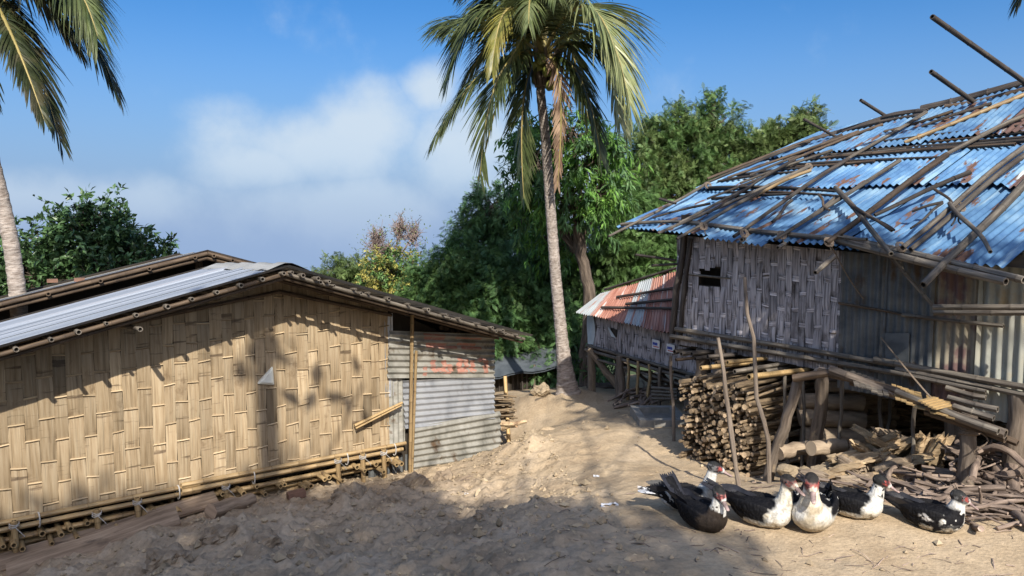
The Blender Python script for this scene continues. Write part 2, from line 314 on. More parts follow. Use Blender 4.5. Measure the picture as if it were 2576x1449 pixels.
# ------------------------------------------------------------------ terrain
def vnoise(x, y, seed=0):
    xi = np.floor(x).astype(np.int64); yi = np.floor(y).astype(np.int64); fx = x-xi; fy = y-yi
    def h(a, b):
        n = (a*374761393+b*668265263+seed*69069) & 0xffffffff
        n = ((n ^ (n >> 13))*1274126177) & 0xffffffff
        return ((n ^ (n >> 16)) & 0xffff)/65535.0
    sx = fx*fx*(3-2*fx); sy = fy*fy*(3-2*fy)
    a = h(xi, yi)*(1-sx)+h(xi+1, yi)*sx; b = h(xi, yi+1)*(1-sx)+h(xi+1, yi+1)*sx
    return a*(1-sy)+b*sy-.5
def fbm(x, y, oct=4, seed=0, g=.5, ridge=False):
    r = np.zeros_like(x); a = 1.0
    for i in range(oct):
        c, s = math.cos(i*1.3), math.sin(i*1.3)
        n = vnoise((x*c-y*s)*2**i+i*17.3, (x*s+y*c)*2**i-i*9.1, seed+i)
        r += a*((.25-abs(n))*2 if ridge else n); a *= g
    return r
GP = [(1288, 1449, 4.9), (2000, 1449, 4.9), (2576, 1449, 4.95), (2576, 1330, 5.6), (2000, 1330, 5.7), (1650, 1330, 5.8), (1500, 1300, 6.15),
      (2050, 1235, 6.4), (1950, 1205, 7.75), (1700, 1175, 8.35), (0, 1450, 7.1), (300, 1449, 6.3), (600, 1449, 5.65), (900, 1449, 5.2), (400, 1348, 7.25), (150, 1390, 7.4),
      (1000, 1215, 9.6), (1040, 1185, 10.2), (1262, 1160, 11.2), (1300, 1250, 8.0), (1500, 1245, 7.2), (1600, 1200, 7.8), (1400, 1120, 9.6),
      (1300, 1110, 10.8), (1500, 1060, 11.2), (1650, 1060, 10.5), (1560, 990, 14.), (1435, 1003, 13.5), (1290, 1030, 13.6), (1180, 1225, 8.8)]
for px, py in ((0, 1425), (120, 1385), (243, 1354), (345, 1325), (450, 1300), (568, 1274), (700, 1246), (850, 1218), (965, 1202)):
    _a, _b = ray(px, py); _u, _v = (P(0, 1340, 7.5)-Vector((0, 0, CH))).xy, (.797, .603)
    _t = (_u[0]-_a*_u[1])/(_a*_v[1]-_v[0]); GP.append((px, py, _u[1]+_v[1]*_t-.1))
gx = []; gy = []; gz = []
for px, py, Y in GP:
    v = P(px, py, Y); gx.append(v.x); gy.append(v.y); gz.append(v.z)
for x, y, z in [(3.2, 8, -.28), (4.5, 7, -.05), (5.5, 8, -.1), (3.4, 10, -.4), (6, 11, -.4), (3.5, 13, -.6), (5, 14.5, -.7), (0, 0, .7), (-4, 0, .5), (5, 0, .7), (0, 3, .33), (4, 3, .3),
                (-4, 4, -.2), (8, 5, .3), (-6, 7.5, -1.1), (-4, 10, -1.1), (-8, 10, -1.3), (-6, 14, -1.6), (-2, 14, -1.4), (0, 17, -1.4), (3, 17, -1.1), (8, 17, -.9), (9, 10, -.2), (0, -4, 1.1), (6, -4, 1.1), (-6, -3, .7), (-8, 4, -.5)]:
    gx.append(x); gy.append(y); gz.append(z)
gx, gy, gz = map(np.array, (gx, gy, gz))
def _phi(r): return np.where(r > 1e-9, r*r*np.log(r+1e-12), 0)
_n = len(gx); _A = np.zeros((_n+3, _n+3)); _A[:_n, :_n] = _phi(np.hypot(gx[:, None]-gx, gy[:, None]-gy))+np.eye(_n)*.012
_A[:_n, _n] = 1; _A[:_n, _n+1] = gx; _A[:_n, _n+2] = gy; _A[_n:, :_n] = _A[:_n, _n:].T
_w = np.linalg.solve(_A, np.concatenate([gz, [0, 0, 0]]))
def terrain(x, y, detail=True):
    x = np.asarray(x, dtype=float); y = np.asarray(y, dtype=float); sh = x.shape; x = x.ravel(); y = y.ravel()
    xc = np.clip(x, -9, 10); yc = np.clip(y, -5, 18)
    z = np.empty_like(x)
    for i in range(0, len(x), 20000):
        s = slice(i, i+20000)
        z[s] = _phi(np.hypot(xc[s, None]-gx, yc[s, None]-gy))@_w[:_n]+_w[_n]+_w[_n+1]*xc[s]+_w[_n+2]*yc[s]
    far = np.hypot(x-xc, np.maximum(y-yc, 0))
    sky_block = np.maximum(-5-y, 0); z = z+np.minimum(sky_block*.42, 34)*(y < -5)  # unseen slope added behind the viewer to block low sky light
    z = z-far*.22*(y > -5)-np.maximum(far-6, 0)*.28*(y > -5)+np.minimum(np.maximum(far-400, 0)*.5, 1e9)*.0
    z = np.maximum(z, -420+fbm(x*.001, y*.001, 3, 5)*120)
    if detail:
        near = np.exp(-far*.2)
        rough = .3+.62*np.clip((1.7-x-.12*(y-5))*.5, 0, 1)*np.clip((11-y)/2, .35, 1)
        smooth = np.clip(((x-.7)/.8), 0, 1)*np.clip((7.6-y)/.8, 0, 1)       # the trodden patch where the ducks sit
        rough = rough*(1-smooth)+.17*smooth
        wd = (x-HW0[0])*.603-(y-HW0[1])*.797; rough = rough*np.where(x < -1, np.clip((wd-.35)/.6, .12, 1), 1)
        z = z+near*(fbm(x*1.1, y*1.1, 2, 3)*.10*rough+(fbm(x*3.1, y*3.1, 4, 11, .55)*.085)*rough+np.maximum(fbm(x*2.2+4, y*2.2, 4, 29, .5, True)-.32, 0)*.16*rough)
        for cx, cy, r, h in LUMPS: z = z+h*np.exp(-((x-cx)**2+(y-cy)**2)/r**2)*(1+1.1*fbm(x*5, y*5, 3, 41))
    return z.reshape(sh)
LUMPS = []; HW0 = P(0, 1340, 7.5)
def T0(px, py, Y): v = P(px, py, Y); return v.x, v.y
for px, py, Y, r, h in [(600, 1370, 6.9, .35, .08), (700, 1420, 6.0, .5, .10), (880, 1275, 8.3, .3, .12), (1030, 1245, 8.7, .3, .15), (1130, 1235, 9.0, .22, .08), (480, 1440, 6.2, .25, .07),
                        (950, 1330, 7.2, .5, .08), (1330, 1130, 9.6, .35, .10), (1420, 1290, 6.6, .4, .09), (1350, 1085, 11.4, .5, .12), (1530, 1180, 8.3, .3, .06), (1340, 1015, 13.6, .4, .14), (1430, 1010, 13.5, .7, .10)]:
    LUMPS.append((*T0(px, py, Y), r, h))
def tz(x, y): return float(terrain(np.array([x]), np.array([y]))[0])
def G(px, py, y0=3.5, y1=18):
    a, b = ray(px, py); Y = np.linspace(y0, y1, 700); z = terrain(a*Y, Y); d = CH+b*Y-z
    i = np.argmax(d < 0) if (d < 0).any() else len(Y)-1
    return Vector((a*Y[i], Y[i], float(z[i])))
def make_ground():
    def axis(lo, hi, step, far, grow=1.22):
        a = list(np.arange(lo, hi+1e-6, step)); s = step
        while a[-1] < far: s *= grow; a.append(a[-1]+s)
        s = step
        while a[0] > -far: s *= grow; a.insert(0, a[0]-s)
        return np.array(a)
    xs = axis(-5.5, 5.2, .032, 6000); ys = axis(4.2, 11.5, .034, 6000)
    X, Y = np.meshgrid(xs, ys); Z = terrain(X, Y)
    # small clods as true relief where the mesh is fine
    fine = (X > -5.6) & (X < 5.3) & (Y > 4.1) & (Y < 11.7)
    rough = np.clip((1.5-X-.1*(Y-5))*.6, 0, 1)*np.clip((10.4-Y)/1.5, .4, 1)
    Z = Z+np.where(fine, fbm(X*11, Y*11, 3, 77, .65)*.036*(.14+rough)+np.maximum(fbm(X*8, Y*8, 3, 55, .6, True)-.36, 0)*.085*rough, 0)
    m, n = X.shape; idx = np.arange(m*n).reshape(m, n)
    f = np.stack([idx[:-1, :-1], idx[:-1, 1:], idx[1:, 1:], idx[1:, :-1]], -1).reshape(-1, 4)
    soil = np.clip((1.25-X-.17*(Y-5.2)+fbm(X*.9, Y*.9, 3, 9)*.9)*1.0, 0, 1)*np.clip((11.2-Y-fbm(X, Y, 2, 8)*2)/2.2, 0, 1)
    m_ = bpy.data.materials.new('bare_earth'); m_.use_nodes = True; nt = m_.node_tree; nt.nodes.clear(); N = nodes_of(nt)
    tc = N('ShaderNodeTexCoord'); o = tc.outputs['Object']
    n1 = N('ShaderNodeTexNoise', inp={'Vector': o, 'Scale': 1.6, 'Detail': 8.0, 'Roughness': .65})
    n2 = N('ShaderNodeTexNoise', inp={'Vector': o, 'Scale': 26.0, 'Detail': 6.0, 'Roughness': .7})
    n3 = N('ShaderNodeTexVoronoi', inp={'Vector': o, 'Scale': 34.0})
    def ramp(fac, cs):
        r = N('ShaderNodeValToRGB', inp={0: fac}); e = r.color_ramp.elements
        while len(e) < len(cs): e.new(.5)
        for i, (p, c) in enumerate(cs): e[i].position = p; e[i].color = (*c, 1)
        return r.outputs[0]
    sand = ramp(n1.outputs[0], [(.3, (.30, .225, .145)), (.5, (.39, .302, .20)), (.7, (.45, .355, .245))])
    grey = ramp(n1.outputs[0], [(.3, (.22, .165, .112)), (.5, (.315, .245, .17)), (.7, (.39, .31, .225))])
    a = N('ShaderNodeAttribute', attribute_name='var')
    sf = N('ShaderNodeMath', operation='MULTIPLY_ADD', inp={0: n2.outputs[0], 1: .9, 2: -.45})
    sf2 = N('ShaderNodeMath', operation='ADD', use_clamp=True, inp={0: a.outputs['Fac'], 1: sf.outputs[0]})
    c = N('ShaderNodeMix', data_type='RGBA', inp={0: sf2.outputs[0], 6: sand, 7: grey}).outputs[2]
    g = N('ShaderNodeMapRange', inp={0: n2.outputs[0], 1: .3, 2: .7, 3: .78, 4: 1.2})
    c = N('ShaderNodeMix', data_type='RGBA', blend_type='MULTIPLY', inp={0: 1.0, 6: c, 7: g.outputs[0]}).outputs[2]
    # beyond the village the hillside is wooded
    dl = N('ShaderNodeVectorMath', operation='DISTANCE', inp={0: o, 1: (0, 6, 0)})
    wf = N('ShaderNodeMapRange', interpolation_type='SMOOTHSTEP', inp={0: dl.outputs['Value'], 1: 15, 2: 26, 3: 0, 4: 1})
    n4 = N('ShaderNodeTexNoise', inp={'Vector': o, 'Scale': .35, 'Detail': 9.0, 'Roughness': .7})
    c = N('ShaderNodeMix', data_type='RGBA', inp={0: wf.outputs[0], 6: c, 7: ramp(n4.outputs[0], [(.35, (.03, .05, .022)), (.65, (.085, .11, .05))])}).outputs[2]
    hh = N('ShaderNodeMath', operation='MULTIPLY_ADD', inp={0: n3.outputs[0], 1: .35, 2: n2.outputs[0]})
    bm = N('ShaderNodeBump', inp={'Strength': .55, 'Distance': .02, 'Height': hh.outputs[0]})
    b = N('ShaderNodeBsdfPrincipled', inp={'Base Color': c, 'Roughness': .97, 'Specular IOR Level': .1, 'Normal': bm.outputs[0]})
    N('ShaderNodeOutputMaterial', inp={0: b.outputs[0]})
    ob = build_np('ground', np.stack([X, Y, Z], -1).reshape(-1, 3), f, soil.ravel(), m_, smooth=True)
    ob['kind'] = 'structure'; tag(ob, 'bare sandy earth path with grey clods falling away downhill', 'ground')
make_ground()
def rock_mesh(mb, c, r, sq=(1, 1, .7), seed=0, rough=.35, nu=14, nv=9, var=1.0):
    r0 = random.Random(seed); ph = [(Vector([r0.gauss(0, 1) for _ in range(3)]).normalized(), r0.uniform(.55, .95)) for _ in range(9)]
    rows = []
    for i in range(nv+1):
        th = math.pi*i/nv; row = []
        for j in range(nu+1):
            p = 2*math.pi*(j % nu)/nu; d = Vector((math.sin(th)*math.cos(p), math.sin(th)*math.sin(p), math.cos(th)))
            k = 1.0
            for n, h in ph: k = min(k, h/max(d.dot(n), 1e-3)) if d.dot(n) > h else k
            k *= 1+rough*.25*math.sin(d.x*7+seed)*math.sin(d.y*6-seed)+rough*.12*math.sin(d.z*13+d.x*9)
            row.append(Vector(c)+Vector((d.x*sq[0], d.y*sq[1], d.z*sq[2]))*r*k)
        rows.append(row)
    mb.grid(rows, var, smooth=False, flip=True)
def scatter_gravel():
    T = np.array([(1, 0, 0), (0, 1, 0), (-1, 0, 0), (0, -1, 0), (0, 0, .8), (0, 0, -.8)], float); TF = np.array([(0, 1, 4), (1, 2, 4), (2, 3, 4), (3, 0, 4), (1, 0, 5), (2, 1, 5), (3, 2, 5), (0, 3, 5)])
    n = 17000; x = rng.uniform(-5.0, 4.2, n); y = rng.uniform(4.6, 12, n)
    keep = rng.random(n) < np.where(x < 1.0-.1*(y-5), 1, .06)
    x, y = x[keep], y[keep]; n = len(x); s = np.exp(rng.normal(math.log(.0105), .6, n)).clip(.004, .055)
    z = terrain(x, y); V = T[None]*(s[:, None, None]*rng.uniform(.45, 1.4, (n, 6, 3)))
    a = rng.uniform(0, 6.28, n); c, si = np.cos(a), np.sin(a); X = V[:, :, 0]*c[:, None]-V[:, :, 1]*si[:, None]; Y = V[:, :, 0]*si[:, None]+V[:, :, 1]*c[:, None]
    V = np.stack([X+x[:, None], Y+y[:, None], V[:, :, 2]+(z+s*.3)[:, None]], -1)
    Fc = (TF[None]+(np.arange(n)*6)[:, None, None]).reshape(-1, 3)
    ob = build_np('gravel', V.reshape(-1, 3), Fc, np.repeat(rng.uniform(.7, 1.15, n), 6), MT['pebble'])
    tag(ob, 'loose pebbles and crumbs of earth strewn over the path', 'gravel', kind='stuff')
scatter_gravel()
ROCKS = [(880, 1270, 8.4, .17, 'grey earthen boulder half buried below the bamboo rail, left of its pointed neighbour'), (1030, 1238, 8.9, .2, 'pointed grey earthen boulder before the leaning metal sheet post'),
         (1120, 1218, 9.4, .12, 'small grey clod right of the pointed boulder'), (560, 1378, 6.8, .16, 'dark earthen boulder beside the end of the broad planks'),
         (660, 1390, 6.5, .13, 'grey clod in the rubble, right of the boulder by the planks'), (420, 1440, 6.2, .17, 'dark clod at the lower left edge of the rubble'),
         (940, 1245, 8.9, .08, 'grey clod between the two boulders by the hut'), (760, 1440, 5.8, .10, 'low grey clod in the shaded foreground rubble'), (980, 1272, 8.2, .12, 'flat grey clod below the pointed boulder'),
         (1335, 1120, 9.9, .13, 'tan earth lump on the sunlit path beside the tin shed'), (1215, 1335, 6.6, .07, 'small grey stone lying in the shaded middle of the path'), (1360, 1012, 13.6, .16, 'tan rock at the rim of the path left of the palm foot')]
for i, (px, py, Y, r, lab) in enumerate(ROCKS):
    g = P(px, py, Y); z = tz(g.x, g.y); mb = MB(); rock_mesh(mb, (g.x, g.y, z+r*.12), r, (1.15, .9, .75), seed=i*3+1, rough=.7, nu=22, nv=14)
    # crumple
    V = np.array(mb.v); V += (fbm(V[:, 0]*9+V[:, 2]*5, V[:, 1]*9, 4, 3+i)*r*.5)[:, None]*np.array([.5, .5, .8]); mb.v = V.tolist()
    tag(build('rock', mb, MT['clod'] if i not in (9, 11) else MT['stone'], origin=(g.x, g.y, z)), lab, 'rock', 'earthen rocks along the path')
# ------------------------------------------------------------------ shared builders: woven walls, corrugated sheets
def weave(strips, bars, pl, s0, s1, zb, zt, w, pitch, barh, d0=.012, hole=None, bulge=.016, round_bar=True, miss=0., slant=0., phase=.4):
    s = s0; i = 0; hw = barh/2
    while s < s1:
        ww = min(w*random.uniform(.82, 1.18), s1-s+.02); off = (i % 2)*pitch/2+random.uniform(-.05, .05)*pitch+phase
        sc = s+ww/2; z = zb(sc)-pitch+((off) % pitch); lo, hi = zb(sc), zt(sc); cv = random.uniform(.88, 1.1)
        while z < hi:
            a, b = z, z+pitch; z += pitch
            ca, cb = max(a, lo), min(b, hi)
            if cb-ca < .015: continue
            spans = [(ca, cb)]
            if hole and hole[0] < sc < hole[1]:
                spans = [(x, y) for x, y in ((ca, min(cb, hole[2]+random.uniform(-.03, .02))), (max(ca, hole[3]+random.uniform(-.03, .02)), cb)) if y-x > .02]
            var = cv*random.uniform(.82, 1.12)*(.62 if random.random() < .04 else 1); u0 = random.random()*9; tw = random.uniform(-.012, .012)
            for ca2, cb2 in spans:
                if random.random() < miss: continue
                # each flattened culm splits into two or three strips with hairline gaps
                k = random.choice([1, 1, 2])
                edge = [0]+sorted(random.uniform(.2, .8) for _ in range(k-1))+[1]
                for q in range(k):
                    e0, e1 = s+ww*edge[q]-.001, s+ww*edge[q+1]+.001
                    if e1-e0 < .006: continue
                    rows = []; uv = []; vv = random.uniform(.9, 1.08)*var; dz = random.uniform(-.006, .006)
                    for r in range(6):
                        t = (r/5); zz = ca2+(cb2-ca2)*t; tt = (zz-a)/pitch
                        dd = d0+bulge*max(0, math.sin(math.pi*min(max(tt, 0), 1)))**.7+random.uniform(0, .003)+q*.001
                        rows.append([pl.pt(e0+tw*(tt-.5)+slant*(zz-lo), zz+dz, dd), pl.pt((e0+e1)/2+tw*(tt-.5)+slant*(zz-lo), zz+dz, dd+.004), pl.pt(e1+tw*(tt-.5)+slant*(zz-lo), zz+dz, dd)])
                        uv.append([(u0+e0-s, u0+zz), (u0+(e0+e1)/2-s, u0+zz), (u0+e1-s, u0+zz)])
                    strips.grid(rows, vv, uv)
            zb_ = b-random.uniform(.0, .012)
            if lo+.02 < zb_ < hi-.02 and not (hole and hole[0]-.02 < sc < hole[1]+.02 and hole[2]-.02 < zb_ < hole[3]+.02) and random.random() > miss:
                tl = random.uniform(-.01, .01); A = pl.pt(s-.012+slant*(zb_-lo), zb_-tl, d0+.006); B = pl.pt(s+ww+.012+slant*(zb_-lo), zb_+tl, d0+.006)
                if round_bar: bars.tube([A, A.lerp(B, .5)+pl.n3*.007, B], hw, 6, random.uniform(.8, 1.15))
                else:
                    n3 = 3; hs = random.uniform(.8, 1.1)*hw
                    for q in range(n3):   # a flat band of three splints
                        zz0, zz1 = -hs+2*hs*q/n3+.002, -hs+2*hs*(q+1)/n3; vv = random.uniform(.75, 1.15); u0 = random.random()*9
                        bars.grid([[p+Vector((0, 0, zz))+pl.n3*o for zz in (zz0, (zz0+zz1)/2, zz1)] for p, o in ((A, -.012), (A.lerp(B, .2), .009), (A.lerp(B, .5), .016), (A.lerp(B, .8), .009), (B, -.012))],
                                  vv, [[(u0+zz, u0+x*ww) for zz in (zz0, 0, zz1)] for x in (0, .2, .5, .8, 1)], flip=True)
        s += ww+.002; i += 1
def corr(mb, fn, across, along, pitch=.076, amp=.011, n_al=6, var=1.0, dent=0., seed=0, ncr=8, phase=0.):
    # corrugated sheet: fn(u, v, h) -> point; u metres across the ridges, v metres along them, h height above the sheet
    nu = max(8, int(across/pitch*ncr)); rows = []; uv = []; u0 = random.random()*20
    us = np.linspace(0, across, nu+1); vs = np.linspace(0, along, n_al+1)
    for v in vs:
        r = []; q = []
        dn = fbm(us*3+seed*3.3, np.full_like(us, v*3.0), 3, seed)*dent if dent else np.zeros_like(us)
        for u, de in zip(us, dn):
            h = amp*math.cos(2*math.pi*u/pitch+phase)+de
            r.append(fn(u, v, h)); q.append((u0+u, u0+v))
        rows.append(r); uv.append(q)
    mb.grid(rows, var, uv)
    # the sheet's thin under face
    m, n = len(rows), len(rows[0]); nn = (rows[0][1]-rows[0][0]).cross(rows[1][0]-rows[0][0]).normalized()
    back = [[p-nn*.0015 for p in r] for r in rows]; mb.grid(back, np.asarray(var)*.8 if not hasattr(var, '__len__') else var, uv, flip=True)
def slab(mb, pl, pts, d0, d1, var=1.0):
    # a panel with thickness: polygon of (s, z) between depths d0 (back) and d1 (front)
    a = [pl.pt(s, z, d1) for s, z in pts]; b = [pl.pt(s, z, d0) for s, z in pts]; n = len(pts); uv = [(s, z) for s, z in pts]
    mb.add(a, [tuple(range(n))], var, uv, False); mb.add(b, [tuple(range(n))[::-1]], var, uv, False)
    for i in range(n):
        j = (i+1) % n; mb.add([a[i], b[i], b[j], a[j]], [(0, 1, 2, 3)], var, None, False)
# ------------------------------------------------------------------ the bamboo hut on the left
_o = P(0, 1340, 7.5); LH = Plane((_o.x, _o.y), (.797, .603))
DR = .75                                                         # how far the roof oversails the gable wall
def left_hut():
    t = thing('bamboo_hut', LH.pt(2.4, -1.0, -.5), 'golden woven bamboo hut with shiny metal gable roof and tin clad end', 'hut')
    sA, zA = LH.hit(724, 676, DR); sL, zL = LH.hit(0, 880, DR); sR, zR = LH.hit(1332, 848, DR)
    kl = (zA-zL)/(sA-sL); kr = (zA-zR)/(sR-sA)
    s_end = LH.hit(974, 900)[0]; s_sh = LH.hit(1246, 900)[0]; zbot = -.70
    roofz = lambda s, d=DR: zA-(kl*(sA-s) if s < sA else kr*(s-sA))+.042*(d-DR)
    top = lambda s: roofz(s)-.07; bot = lambda s: zbot
    st, br = MB(), MB()
    weave(st, br, LH, -1.5, s_end, bot, top, .132, .44, .022, phase=.13)
    st.add(br.v, br.f, [x*1.25 for x in br.var], br.uv); build('woven_wall', st, MT['hut_strip'], t)
    bk = MB(); slab(bk, LH, [(-1.5, zbot), (s_end, zbot), (s_end, top(s_end)), (sA, top(sA)), (-1.5, top(-1.5))], -.05, 0)
    build('wall_backing', bk, MT['dark_panel'], t)
    # hidden sides, back and floor close the house
    D = 2.0; bx = MB()
    slab(bx, LH, [(-1.5, -1.2), (s_sh, -1.2), (s_sh, top(s_sh)), (sA, top(sA)), (-1.5, top(-1.5))], -D, -D+.05)
    for s in (-1.5, s_sh-.06):
        bx.add([LH.pt(s, -1.3, -D), LH.pt(s, -1.3, -.06), LH.pt(s, top(s), -.06), LH.pt(s, top(s), -D)], [(0, 1, 2, 3)], 1, None, False)
    build('rear_wall', bx, MT['dark_panel'], t)
    fl = MB(); slab(fl, LH, [(-1.5, -.80), (s_end, -.80), (s_end, -.74), (-1.5, -.74)], -D+.1, -.03); build('floor', fl, MT['dark_panel'], t)
    # roof: sheets run down each slope
    _b = [d for d in np.arange(.2, -5, -.02) if proj(LH.pt(sA, zA, d))[0] < 552]; DB = -float(_b[0])
    def slope(sg, name, s_e, m):
        L = abs(s_e-sA); k = kl if sg < 0 else kr; sl = math.hypot(1, k)
        nrm = (Vector((LH.w.x*k*(-1 if sg < 0 else 1), LH.w.y*k*(-1 if sg < 0 else 1), 1))).normalized()
        nb = 5
        for i in range(nb):
            d_a = DR-i*(DR+DB)/nb+.02; wd = (DR+DB)/nb+.08
            mb = MB(); off = .012*(i % 2); ex = random.uniform(0, .05)
            def fn(u, v, h):
                s = sA+sg*(v*(L+ex)); return LH.pt(s, roofz(s, d_a-u)+.03+off, d_a-u)+nrm*h
            corr(mb, fn, wd, 1.0, n_al=10, pitch=.1, amp=.014, var=random.uniform(.8, 1.1), phase=i)
            build(name, mb, m, t)
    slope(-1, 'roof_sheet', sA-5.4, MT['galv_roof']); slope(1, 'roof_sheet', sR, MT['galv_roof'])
    rc = MB(); rows = []
    for i in range(13):
        d = DR+.03-i*(DR+DB+.03)/12; wv = .012*math.sin(i*2.1)
        rows.append([LH.pt(sA+x, roofz(sA+x, d)+.055+.02*math.cos(x*8)+wv, d) for x in (-.24, -.12, -.04, .04, .12, .24)])
    rc.grid(rows); build('ridge_cap', rc, MT['galv_old'], t)
    # verge poles under the sheets
    for sg, k, se in ((-1, kl, sA-5.3), (1, kr, sR-.05)):
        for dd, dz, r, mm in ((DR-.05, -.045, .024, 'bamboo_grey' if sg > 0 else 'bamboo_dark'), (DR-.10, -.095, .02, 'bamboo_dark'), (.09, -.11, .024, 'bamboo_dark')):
            mb = MB(); a = LH.pt(sA-.06*sg, roofz(sA)+dz, dd); b = LH.pt(se, roofz(se)+dz, dd); mb.pole(a, b, r, node=.38); build('rafter', mb, MT[mm], t)
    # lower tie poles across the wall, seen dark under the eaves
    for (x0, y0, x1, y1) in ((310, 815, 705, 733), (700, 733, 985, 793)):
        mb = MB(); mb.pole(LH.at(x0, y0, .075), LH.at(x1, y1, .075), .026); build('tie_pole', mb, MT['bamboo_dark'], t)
    # split-bamboo purlins poking out beneath the sheet edge
    for px, py in [(40, 868), (128, 848), (196, 830), (268, 808), (343, 790), (352, 828), (420, 763), (483, 742), (545, 722), (605, 704), (660, 690), (712, 676), (733, 682), (762, 690)]:
        s, z = LH.hit(px, py, DR+.04); z = min(z, roofz(s)-.03); mb = MB()
        mb.pole(LH.pt(s, z, DR+.04+random.uniform(0, .06)), LH.pt(s, z-.042*(DR+DB-.3)-.03, -DB+.3), random.choice([.018, .022, .026]), node=.4); build('purlin', mb, MT['bamboo_grey'], t)
    for k in range(13):
        s = sA+.2+(sR-sA-.35)*(k+.5*random.random())/12.5; mb = MB(); z = roofz(s)-.018
        for q in range(random.choice([1, 2, 2])):
            mb.pole(LH.pt(s+q*.06, z-q*.05, DR+random.uniform(.0, .1)), LH.pt(s+q*.06, z-q*.05-.042*(DR+DB-.3)-.03, -DB+.3), random.choice([.015, .02, .024]), node=.4)
        build('purlin', mb, MT['bamboo_grey'], t)
    # long horizontal rails along the foot of the wall
    sF = LH.hit(1022, 1115, .09)[0]
    for z, d, r, ee in ((-.665, .075, .030, 0), (-.735, .085, .031, -.05), (-.86, .03, .032, -.1), (-.95, -.05, .030, -.2)):
        mb = MB(); mb.pole(LH.pt(-1.5, z, d), LH.pt(1.9, z+.01, d), r, node=.4); mb.pole(LH.pt(1.7, z+.035, d+.005), LH.pt(sF+ee, z+.02, d), r, node=.4)
        build('foot_rail', mb, MT['bamboo'], t)
    for px in (95, 450, 640, 875, 995):
        s = LH.hit(px, 1250, .1)[0]; mb = MB(); mb.tube([LH.pt(s+math.cos(a)*.006, -.70+math.sin(a)*.078, .08+math.cos(a)*.042) for a in np.linspace(0, 2*math.pi, 13)], .008, 5, cap=False)
        build('binding', mb, MT['tie'], t)
    # floor joists: short bamboo ends in loose pairs below the rails
    s = -.5
    while s < sF-.1:
        for q in range(random.choice([1, 2, 2, 3])):
            r = random.choice([.024, .028, .032]); out = random.uniform(.10, .26); z = random.choice([-.80, -.83, -.90]); ss = s+q*.075+random.uniform(-.015, .015)
            mb = MB(); mb.pole(LH.pt(ss, z, -.35), LH.pt(ss+random.uniform(-.015, .03), z-out*random.uniform(.02, .18), out), r, r, node=.3, var=random.uniform(.8, 1.1)); build('joist', mb, MT['bamboo'], t)
        s += random.uniform(.17, .30)
    for px, py0, py1 in ((35, 1310, 1440), (243, 1282, 1352), (345, 1252, 1320), (568, 1215, 1270), (850, 1150, 1215), (912, 1140, 1210), (965, 1130, 1200)):
        a = LH.at(px, py0, .12); g = tz(a.x, a.y); mb = MB(); mb.pole(Vector((a.x, a.y, a.z)), Vector((a.x+.01, a.y, g-.15)), .033, node=.3); build('stilt', mb, MT['bamboo'], t)
        rp = MB()
        for q in range(3):
            pts = [a+Vector((math.cos(x)*.045, math.sin(x)*.045, -.03-.015*q+.008*math.sin(x*2+q))) for x in np.linspace(0, 6.28, 12)]
            rp.tube(pts, .004, 5, cap=False)
        rp.tube([a+LH.n3*.05+Vector((0, 0, -.05)), a+LH.n3*.09+LH.w3*.05+Vector((0, 0, -.11)), a+LH.n3*.07+LH.w3*.08+Vector((0, 0, -.16))], .004, 5)
        build('lashing', rp, MT['tie'], t)
    # brown sacking hangs behind the joists
    mb = MB(); rows = []; uv = []
    for i in range(7):
        f = i/6; rows.append([LH.pt(-1.5+j*.05, -.86-.62*f, -.10+.05*f+.03*math.sin(j*.35+f*3)+.012*math.sin(j*1.3+f*9)) for j in range(96)]); uv.append([(j*.05, f*.62) for j in range(96)])
    mb.grid(rows, 1.0, uv); build('sacking', mb, MT['cloth_brown'], t)
    # tin-clad end: vertical strips, then three sheets laid sideways
    def vsheet(name, x0, x1, y0, y1, m, d, dent=.006):
        s0, z0 = LH.hit(x0, y0, d); s1 = LH.hit(x1, y0, d)[0]; z1 = LH.hit(x0, y1, d)[1]; mb = MB()
        corr(mb, lambda u, v, h: LH.pt(s0+u, z1+v, d+h), s1-s0, z0-z1, n_al=10, dent=dent, seed=int(x0)); return build(name, mb, m, t)
    def hsheet(name, c, m, d, dent=.01, seed=1, ph=0.):
        # c: four pixel corners tl, tr, br, bl
        q = [LH.hit(*p, d) for p in c]; H = q[0][1]-q[3][1]; mb = MB()
        def fn(u, v, h):
            f = 1-u/H; a = v
            s = (q[0][0]*(1-a)+q[1][0]*a)*(1-f)+(q[3][0]*(1-a)+q[2][0]*a)*f; z = (q[0][1]*(1-a)+q[1][1]*a)*(1-f)+(q[3][1]*(1-a)+q[2][1]*a)*f
            return LH.pt(s, z, d+h)
        corr(mb, fn, H, 1.0, n_al=26, dent=dent, seed=seed, pitch=.082, amp=.017, phase=ph)
        return build(name, mb, m, t), fn, H
    slab_bk = MB(); slab(slab_bk, LH, [(s_end, -1.35), (s_sh-.03, -1.35), (s_sh-.03, top(s_sh)-.30), (s_end, top(s_end)-.02)], -.10, -.06); build('wall_backing', slab_bk, MT['dark_panel'], t)
    vsheet('metal_strip', 966, 988, 790, 1000, MT['galv'], .02); vsheet('metal_strip', 972, 1018, 948, 1130, MT['galv_old'], .015)
    _, f1, H1 = hsheet('metal_sheet', [(980, 832), (1245, 842), (1243, 949), (974, 951)], MT['galv_old'], .06, .006, 3)
    hsheet('metal_sheet', [(1012, 957), (1243, 946), (1244, 1052), (1018, 1078)], MT['galv'], .032, .022, 8)
    hsheet('metal_sheet', [(1040, 1076), (1259, 1034), (1261, 1175), (1036, 1205)], MT['galv_old'], .052, .008, 5)
    # faded red lettering and streaks on the top sheet follow its ridges
    pm = MB()
